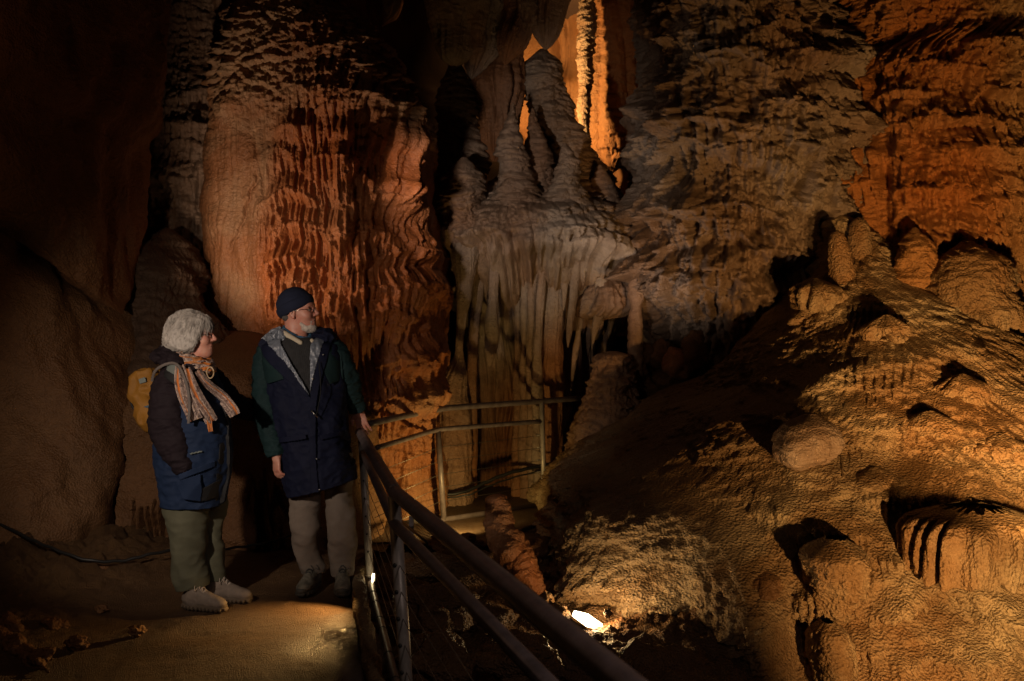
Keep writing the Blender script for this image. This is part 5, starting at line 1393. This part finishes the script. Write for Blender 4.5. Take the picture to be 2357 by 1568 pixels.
# curly bob
hr = Field()
hr.ell(Hw(-.040, 0, .020), [.118, .104, .100], Hw.R, .02)
hr.ell(Hw(-.078, 0, -.045), [.098, .100, .088], Hw.R, .03)
hr.ell(Hw(.038, 0, .058), [.052, .070, .038], Hw.R, .03)
for s in (-1, 1):
    hr.ell(Hw(.002, s*.070, -.02), [.050, .030, .060], Hw.R, .03)
    hr.ell(Hw(-.02, s*.072, -.05), [.062, .032, .045], Hw.R, .03)
hr.ell(Hw(.124, 0, -.056), [.108, .14, .104], Hw.R, .008, 's')
hr.ell(Hw(.092, 0, -.095), [.102, .14, .088], Hw.R, .010, 's')
hr.ell(Hw(.01, 0, -.15), [.075, .06, .085], Hw.R, .02, 's')
wave = lambda x, y, z: .008*(1-2*np.abs(noise3(x*17+1.5*noise3(x*9, y*9, z*9, 7), y*17, z*9, 41)))+.003*(1-2*np.abs(noise3(x*44+noise3(x*16, y*16, z*16, 2)*2, y*44, z*20, 42)))
hair = field_obj('hair', hr, .003, M_hair, wom, disp=wave, relax=1)
# loose curled strands on the outline
rs = random.Random(5); st = []
dg_n = np.empty(len(hair.data.vertices)*3, np.float32); hair.data.vertices.foreach_get('co', dg_n); hv = dg_n.reshape(-1, 3)+np.array(pworld(wom), np.float32)
hcx = np.array(tuple(Hw(-.045, 0, .01)))
fv = np.array(tuple(Hw.f)); 
for _ in range(3200):
    v = hv[rs.randrange(len(hv))]; n_ = v-hcx; n_ /= np.linalg.norm(n_)+1e-6
    if v[1] > hcx[1]+.05: continue
    front = float((v-hcx).dot(fv))
    tdir = -fv*(.75+.3*rs.uniform(-1, 1))*(1 if front < .05 else .2)+np.array([0, 0, -1.0])*(.55 if v[2] > hcx[2] else 1.0)+np.array([0, rs.uniform(-.3, .3), rs.uniform(-.2, .2)])
    tdir -= n_*tdir.dot(n_); tdir /= np.linalg.norm(tdir)
    side = np.cross(n_, tdir); L_ = rs.uniform(.03, .075); ph = rs.uniform(0, 6); am_ = rs.uniform(.0015, .0045)
    pts = []
    for q in range(9):
        p_ = v+tdir*L_*q/8+side*am_*math.sin(ph+q*1.0)
        rn = p_-hcx; rr_ = np.linalg.norm(rn); pts.append(Vector(hcx+rn/rr_*(np.linalg.norm(v-hcx)*(1-.02*q/8)+.0008+.0022*math.sin(ph*2+q*.8))))
    r0 = rs.uniform(.0010, .0021)
    st.append(tube(pts, [r0*.8, r0, r0, r0, r0, r0*.9, r0*.8, r0*.6, r0*.2], 4, cap=False))
obj('strands', merge(*st), M_hair, hair)
er = Field(); er.ell(Hw(.006, -.088, -.062), [.005]*3, None, .001); er.ell(Hw(.006, .088, -.062), [.005]*3, None, .001); field_obj('earring', er, .002, M_snap, wom)
# coat
wcoat = loft_cut('coat', wrows, coat_fold(6, .018, 21), M_blue, wom, None, None, d0=DW, res=.0055, power=.9, droop=0)
fo2 = folds(10, .008, (1, 1, .7), 31)
patch('shoulder_yoke', [(384, 850), (400, 832), (470, 838), (492, 852), (512, 890), (520, 930), (505, 905), (478, 885), (456, 892), (442, 905), (420, 905)], wfront, M_purple, wom, DW, off=.018, disp=lambda x, y, z: fo2(x, y, z))
patch('front_edge_shade', [(512, 905), (524, 930), (533, 975), (537, 1040), (535, 1090), (524, 1150), (506, 1160), (512, 1100), (518, 1040), (516, 980)], wfront, M_blackf, wom, DW, off=.014, disp=lambda x, y, z: fo2(x, y, z))  # black cloth strip painting the shade on the coat's right front edge
patch('pocket_flap', [(440, 1078), (470, 1066), (513, 1052), (514, 1064), (474, 1078), (444, 1090)], wfront, M_blue, wom, DW, off=.030, disp=lambda x, y, z: fo2(x, y, z))
patch('pocket', [(446, 1090), (486, 1078), (488, 1115), (484, 1140), (448, 1132), (438, 1110)], wfront, M_blue, wom, DW, off=.026, disp=lambda x, y, z: fo2(x, y, z))
patch('pocket_shadow_flap', [(446, 1130), (488, 1112), (520, 1096), (518, 1138), (480, 1142)], wfront, M_blackf, wom, DW, off=.018, disp=lambda x, y, z: fo2(x, y, z)).name = 'pocket_shadow_patch'  # shadow below the pocket, put in as a black patch
patch('zip', [(465, 1031), (489, 1026), (490, 1029), (466, 1034)], wfront, M_greyf, wom, DW, off=.030)
patch('collar_trim', [(406, 825), (416, 821), (446, 844), (474, 880), (462, 876), (430, 858), (408, 848)], wfront, M_greyf, wom, DW, off=.050)
patch('collar_trim', [(402, 848), (408, 846), (440, 866), (474, 882), (477, 896), (440, 885), (404, 862)], wfront, M_blackf, wom, DW, off=.048)
hw_ = Field()
for X, Y, dy, r in ((366, 822, -.02, .036), (384, 812, -.05, .036), (398, 824, -.09, .034), (382, 836, -.07, .030), (372, 812, .05, .036), (395, 806, .06, .03), (410, 836, -.12, .026)):
    hw_.ell(P(X, Y, DW+dy), [r*1.15, r*1.3, r*.9], None, .025)
field_obj('hood', hw_, .004, M_purple, wom, disp=folds(18, .012, (1, 1, 1.2), 51))
ws = lambda seed: (lambda x, y, z, s, a: folds(9, .012, (1, 1, 1.5), seed)(x, y, z)+folds(20, .006, (1, 1, 1.8), seed+1)(x, y, z))
sweep('sleeve', [(412, 838, 18, -.06), (400, 858, 28, -.09), (391, 885, 34, -.11), (387, 925, 37, -.13), (388, 980, 40, -.14), (402, 1025, 34, -.155), (417, 1060, 25, -.165), (427, 1086, 16, -.17)], M_purple, wom, DW, disp=ws(60))
sweep('sleeve', [(478, 858, 22, .10), (500, 888, 26, .13), (526, 918, 25, .23), (556, 938, 23, .33), (582, 946, 22, .41), (596, 950, 20, .45)], M_purple, wom, DW, disp=ws(62))
sweep('trouser_leg', [(430, 1130, 48, -.03), (429, 1185, 45, -.05), (433, 1250, 39, -.05), (436, 1300, 36, -.05), (440, 1330, 34, -.05), (444, 1352, 31, -.05)], M_trs2, wom, DW, disp=tf(70))
sweep('trouser_leg', [(480, 1130, 40, .07), (492, 1180, 27, .07), (489, 1245, 23, .07), (492, 1290, 24, .08), (496, 1318, 23, .08), (498, 1334, 22, .08)], M_trs2, wom, DW, disp=tf(73))
for hX, tX, dd_, dv in ((424, 500, DW-.06, (1, -.30, 0)), (476, 560, DW+.07, (1, -.12, 0))):
    h0 = P(hX, 1350, dd_); h0.z = 0
    shoe('walking', wom, h0, dv, L=.245, W=.048, mats=(M_soleW, M_shoeW, M_soleW, M_laceW))
# scarf
def band_mesh(name, parent, pts, w, thick, n=40, m=28, bands=(), seed=0, foldn=4):
    """soft folded ribbon; pts world path, w width list"""
    pp = smooth_path(pts, 10); N = len(pp); C_ = np.array([tuple(p) for p in pp])
    ww = herm(np.linspace(0, 1, len(w)), w, np.linspace(0, 1, N))
    V = []; bt = []
    for i in range(N):
        t = C_[min(i+1, N-1)]-C_[max(i-1, 0)]; t /= np.linalg.norm(t)
        side = np.cross(t, np.array([0, -1, 0])); side /= np.linalg.norm(side)+1e-9; nr = np.cross(side, t); nr /= np.linalg.norm(nr)
        if nr[1] > 0: nr = -nr
        for j in range(2*m):
            f_ = 1 if j < m else -1; u = (j/(m-1)*2-1) if j < m else ((2*m-1-j)/(m-1)*2-1)
            fold = thick*.9*math.sin(u*foldn*PI+1.2*math.sin(i*.11+seed))*(1-.3*abs(u))
            bulge = math.sqrt(max(0, 1-u*u))*thick
            V.append(C_[i]+side*u*ww[i]+nr*(f_*bulge*.6+fold+.0))
            bt.append(1.0 if any(a < u+.08*math.sin(i*.2+seed) < b for a, b in bands) else 0.0)
    V = np.array(V); k = 2*m; i = np.arange(N-1)[:, None]*k; j = np.arange(k)[None]; jn = (j+1) % k
    F = np.stack([i+j, i+jn, i+k+jn, i+k+j], -1).reshape(-1, 4)
    V += (folds(40, .003, seed=seed)(V[:, 0], V[:, 1], V[:, 2]))[:, None]*np.array([0, -1, 0])
    return np_mesh(name, V, F, M_scarf, parent, attrs={'band': np.array(bt)})
scf = bpy.data.objects.new('scarf', None); link(scf, wom)
yf = lambda X, Y, o_: Vector((P(X, Y, DW).x, float(wfront(np.array(P(X, Y, DW).x), np.array(P(X, Y, DW).z)))-o_, P(X, Y, DW).z))
wr = Field(); nc = P(440, 822, DW)
wp = [(400, 815, -.02), (412, 822, -.075), (432, 826, -.10), (454, 834, -.10), (474, 843, -.075), (484, 842, -.02), (476, 830, .04), (450, 818, .07), (418, 812, .06)]
for i in range(len(wp)):
    a, b = wp[i], wp[(i+1) % len(wp)]
    for dz, r in ((0, .022), (-.022, .022)): wr.cap(P(a[0], a[1], DW+a[2])+Vector((0, 0, dz)), P(b[0], b[1], DW+b[2])+Vector((0, 0, dz)), r, r, .012)
Vw, Fw = wr.mesh(.0035, folds(26, .012, (1, 1, 2.0), 81))
ow = np_mesh('neck_wrap', Vw, Fw, M_scarf, scf, attrs={'band': (np.abs(noise3(Vw[:, 0]*5, Vw[:, 1]*5, Vw[:, 2]*26, 3)) < .10).astype(float)})
obj('scarf_ring', tube([P(484+8*math.cos(t), 858+13*math.sin(t), DW-.13) for t in np.linspace(0, 2*PI, 20)], .004, 8), plain_mat('horn_ring', (.4, .27, .14), rough=.3), scf)
band_mesh('scarf_tail', scf, [yf(440, 838, .055), yf(447, 870, .065), yf(458, 905, .06), yf(470, 935, .058), yf(478, 957, .055)], [.024, .036, .039, .038, .040], .012, bands=((.42, .66),), seed=1, foldn=2.4)
band_mesh('scarf_tail', scf, [yf(456, 845, .075), yf(470, 880, .085), yf(486, 915, .08), yf(500, 940, .078), yf(510, 962, .075)], [.024, .034, .037, .035, .034], .012, bands=((-.35, -.02),), seed=2, foldn=2.2)
band_mesh('scarf_tail', scf, [yf(504, 945, .07), yf(506, 965, .07), yf(509, 984, .07)], [.012, .014, .012], .006, bands=((-1, 1),), seed=3, foldn=1)
band_mesh('scarf_tail', scf, [yf(476, 850, .075), yf(492, 880, .07)+Vector((0, .02, 0)), yf(512, 912, .06)+Vector((.02, .03, 0)), P(534, 942, DW-.10), P(542, 956, DW-.10)], [.022, .028, .032, .034, .030], .012, bands=((-.6, -.30),), seed=4, foldn=2.0)
# backpack (carried: a thing of its own)
bp_ = empty('backpack', P(338, 960, DW), 'ochre yellow rucksack with grey straps on the silver haired woman\'s back', 'backpack')
bk = Field()
Rb = Matrix.Rotation(math.radians(-8), 3, 'Y'); Rm = np.array(Rb)
bk.rbox(P(347, 893, DW+.02), [.078, .13, .075], Rm, .035, .03); bk.rbox(P(357, 930, DW+.02), [.066, .13, .10], Rm, .04, .03); bk.ell(P(342, 866, DW+.0), [.062, .12, .035], None, .03); bk.cap(P(315, 880, DW-.06), P(346, 858, DW-.08), .012, .018, .02); bk.cap(P(318, 916, DW-.09), P(352, 905, DW-.11), .012, .012, .02)
bk.rbox(P(364, 965, DW+.02), [.050, .12, .062], Rm, .03, .04)
field_obj('bag', bk, .004, M_pack, bp_, disp=folds(12, .016, (1, 1, .8), 91))
obj('buckle', box(P(328, 876, DW-.135), Vector((.018, 0, .006)), Vector((0, .004, 0)), Vector((-.004, 0, .013))), M_greyf, bp_, bevel=.003)
obj('emblem_patch', ([P(331, 936, DW-.135), P(352, 930, DW-.14), P(352, 941, DW-.14), P(331, 937, DW-.135)], [(0, 1, 2, 3)]), M_packb, bp_)
T('side_loop', smooth_path([P(312, 906, DW-.05), P(303, 918, DW-.05), P(303, 932, DW-.05), P(311, 944, DW-.05), P(318, 940, DW-.05)], 5), .006, M_blackf, bp_, 8)
def strap(pts, w, d=.004):
    pp = smooth_path(pts, 8); V = []; F = []
    for i, p in enumerate(pp):
        t = (pp[min(i+1, len(pp)-1)]-pp[max(i-1, 0)]).normalized(); s = t.cross(Vector((0, -1, 0))).normalized(); nn = s.cross(t)
        for a, b in ((-1, -1), (1, -1), (1, 1), (-1, 1)): V.append(p+s*w*a+nn*d*b)
    for i in range(len(pp)-1):
        for k in range(4): F.append((i*4+k, i*4+(k+1) % 4, i*4+4+(k+1) % 4, i*4+4+k))
    return V, F
obj('shoulder_strap', strap([P(350, 878, DW-.12), P(356, 856, DW-.15), P(372, 843, DW-.17), P(394, 836, DW-.18), P(410, 842, DW-.20), P(423, 866, DW-.235), P(432, 895, DW-.25), P(436, 930, DW-.25), P(434, 975, DW-.26)], .0075, .002), M_strap, bp_)
# ================================================================== LIGHT, WORLD, CAMERA
w = bpy.data.worlds.new('World'); scene.world = w; w.use_nodes = True
w.node_tree.nodes['Background'].inputs[0].default_value = (.55, .45, .4, 1)
w.node_tree.nodes['Background'].inputs[1].default_value = .003

def lamp(name, kind, loc, energy, col, target=None, size=.1, spot=60, blend=.5):
    l = bpy.data.lights.new(name, kind); l.energy = energy; l.color = col
    if kind == 'AREA': l.size = size
    else: l.shadow_soft_size = size
    if kind == 'SPOT': l.spot_size = math.radians(spot); l.spot_blend = blend
    o = bpy.data.objects.new(name, l); o.location = loc
    if target is not None:
        o.rotation_euler = (Vector(target)-Vector(loc)).to_track_quat('-Z', 'Y').to_euler()
    COL.objects.link(o)
    return o
WARM = (1, .56, .2); NEU = (1, .78, .58)
KA = math.radians(74)
KA = math.radians(86)
lamp('people_spot', 'SPOT', (-2.1, 3.0, 1.75), 180, (1, .80, .64), (-2.1+math.cos(KA)*5, 3.0+math.sin(KA)*5, .55), .045, 56, .7)
lamp('cascade_lamp', 'SPOT', (-2.45, 6.95, 1.75), 86, (1, .74, .54), (-1.3, 8.9, 2.9), .05, 90, .6)
lamp('organ_lamp', 'SPOT', (-1.0, 6.3, 2.35), 190, (1, .82, .70), P(1250, 440, 10.3), .05, 44, .8)
lamp('left_wall_fill', 'POINT', (-3.3, 4.2, 3.3), 9, (1, .5, .2), None, .1)  # added fill, no fixture: lifts the left rock wall out of black
lamp('pillar_lamp', 'SPOT', P(1165, 270, 12.2), 380, (1, .60, .26), P(1400, 160, 13.8), .08, 120, .5)
lamp('mound_lamp', 'SPOT', (2.25, 3.1, -.15), 700, WARM, (3.1, 6.6, .3), .04, 70, .8)
lamp('wall_lamp', 'SPOT', (2.75, 4.6, .45), 620, (1, .54, .18), (4.0, 9.0, 2.6), .04, 74, .9)
lamp('floor_lamp', 'SPOT', fc+na*.06, 6, (1, .60, .25), fc+Vector((1.2, 1.6, 1.4)), .03, 150, .6)
lamp('floor_glow', 'POINT', fc+na*.075+ua*.05, 8.0, (1, .62, .25), None, .03)
lamp('path_lamp', 'SPOT', (-.89, 5.48, .25), 46, (1, .56, .18), (-1.15, 5.18, 0), .012, 96, .9)
lamp('rail_fill', 'SPOT', (1.2, .2, 2.6), 60, (1, .78, .68), (-.1, 3.6, .3), .12, 62, .9)  # unseen fill added behind the camera to brighten rails and posts
lamp('alcove_lamp', 'SPOT', P(1405, 760, 8.7), 26, (1, .82, .70), P(1640, 330, 10.4), .05, 100, .8)
lamp('far_path_lamp', 'SPOT', P(1075, 1222, 8.4)+Vector((0, 0, .14)), 36, (1, .66, .22), P(930, 1080, 9.6), .03, 170, .6)

cam = bpy.data.cameras.new('camera'); co = bpy.data.objects.new('camera', cam); COL.objects.link(co)
co.location = (0, 0, CAMZ); co.rotation_euler = (PI/2-PITCH, 0, 0)
cam.lens = 35; cam.sensor_width = 36; cam.sensor_fit = 'HORIZONTAL'; cam.clip_end = 200; cam.clip_start = .05
cam.dof.use_dof = True; cam.dof.focus_distance = 5.9; cam.dof.aperture_fstop = 4.5
scene.camera = co
scene.view_settings.view_transform = 'Standard'; scene.view_settings.look = 'None'; scene.view_settings.gamma = 1
scene.view_settings.exposure = 0; scene.view_settings.use_curve_mapping = False
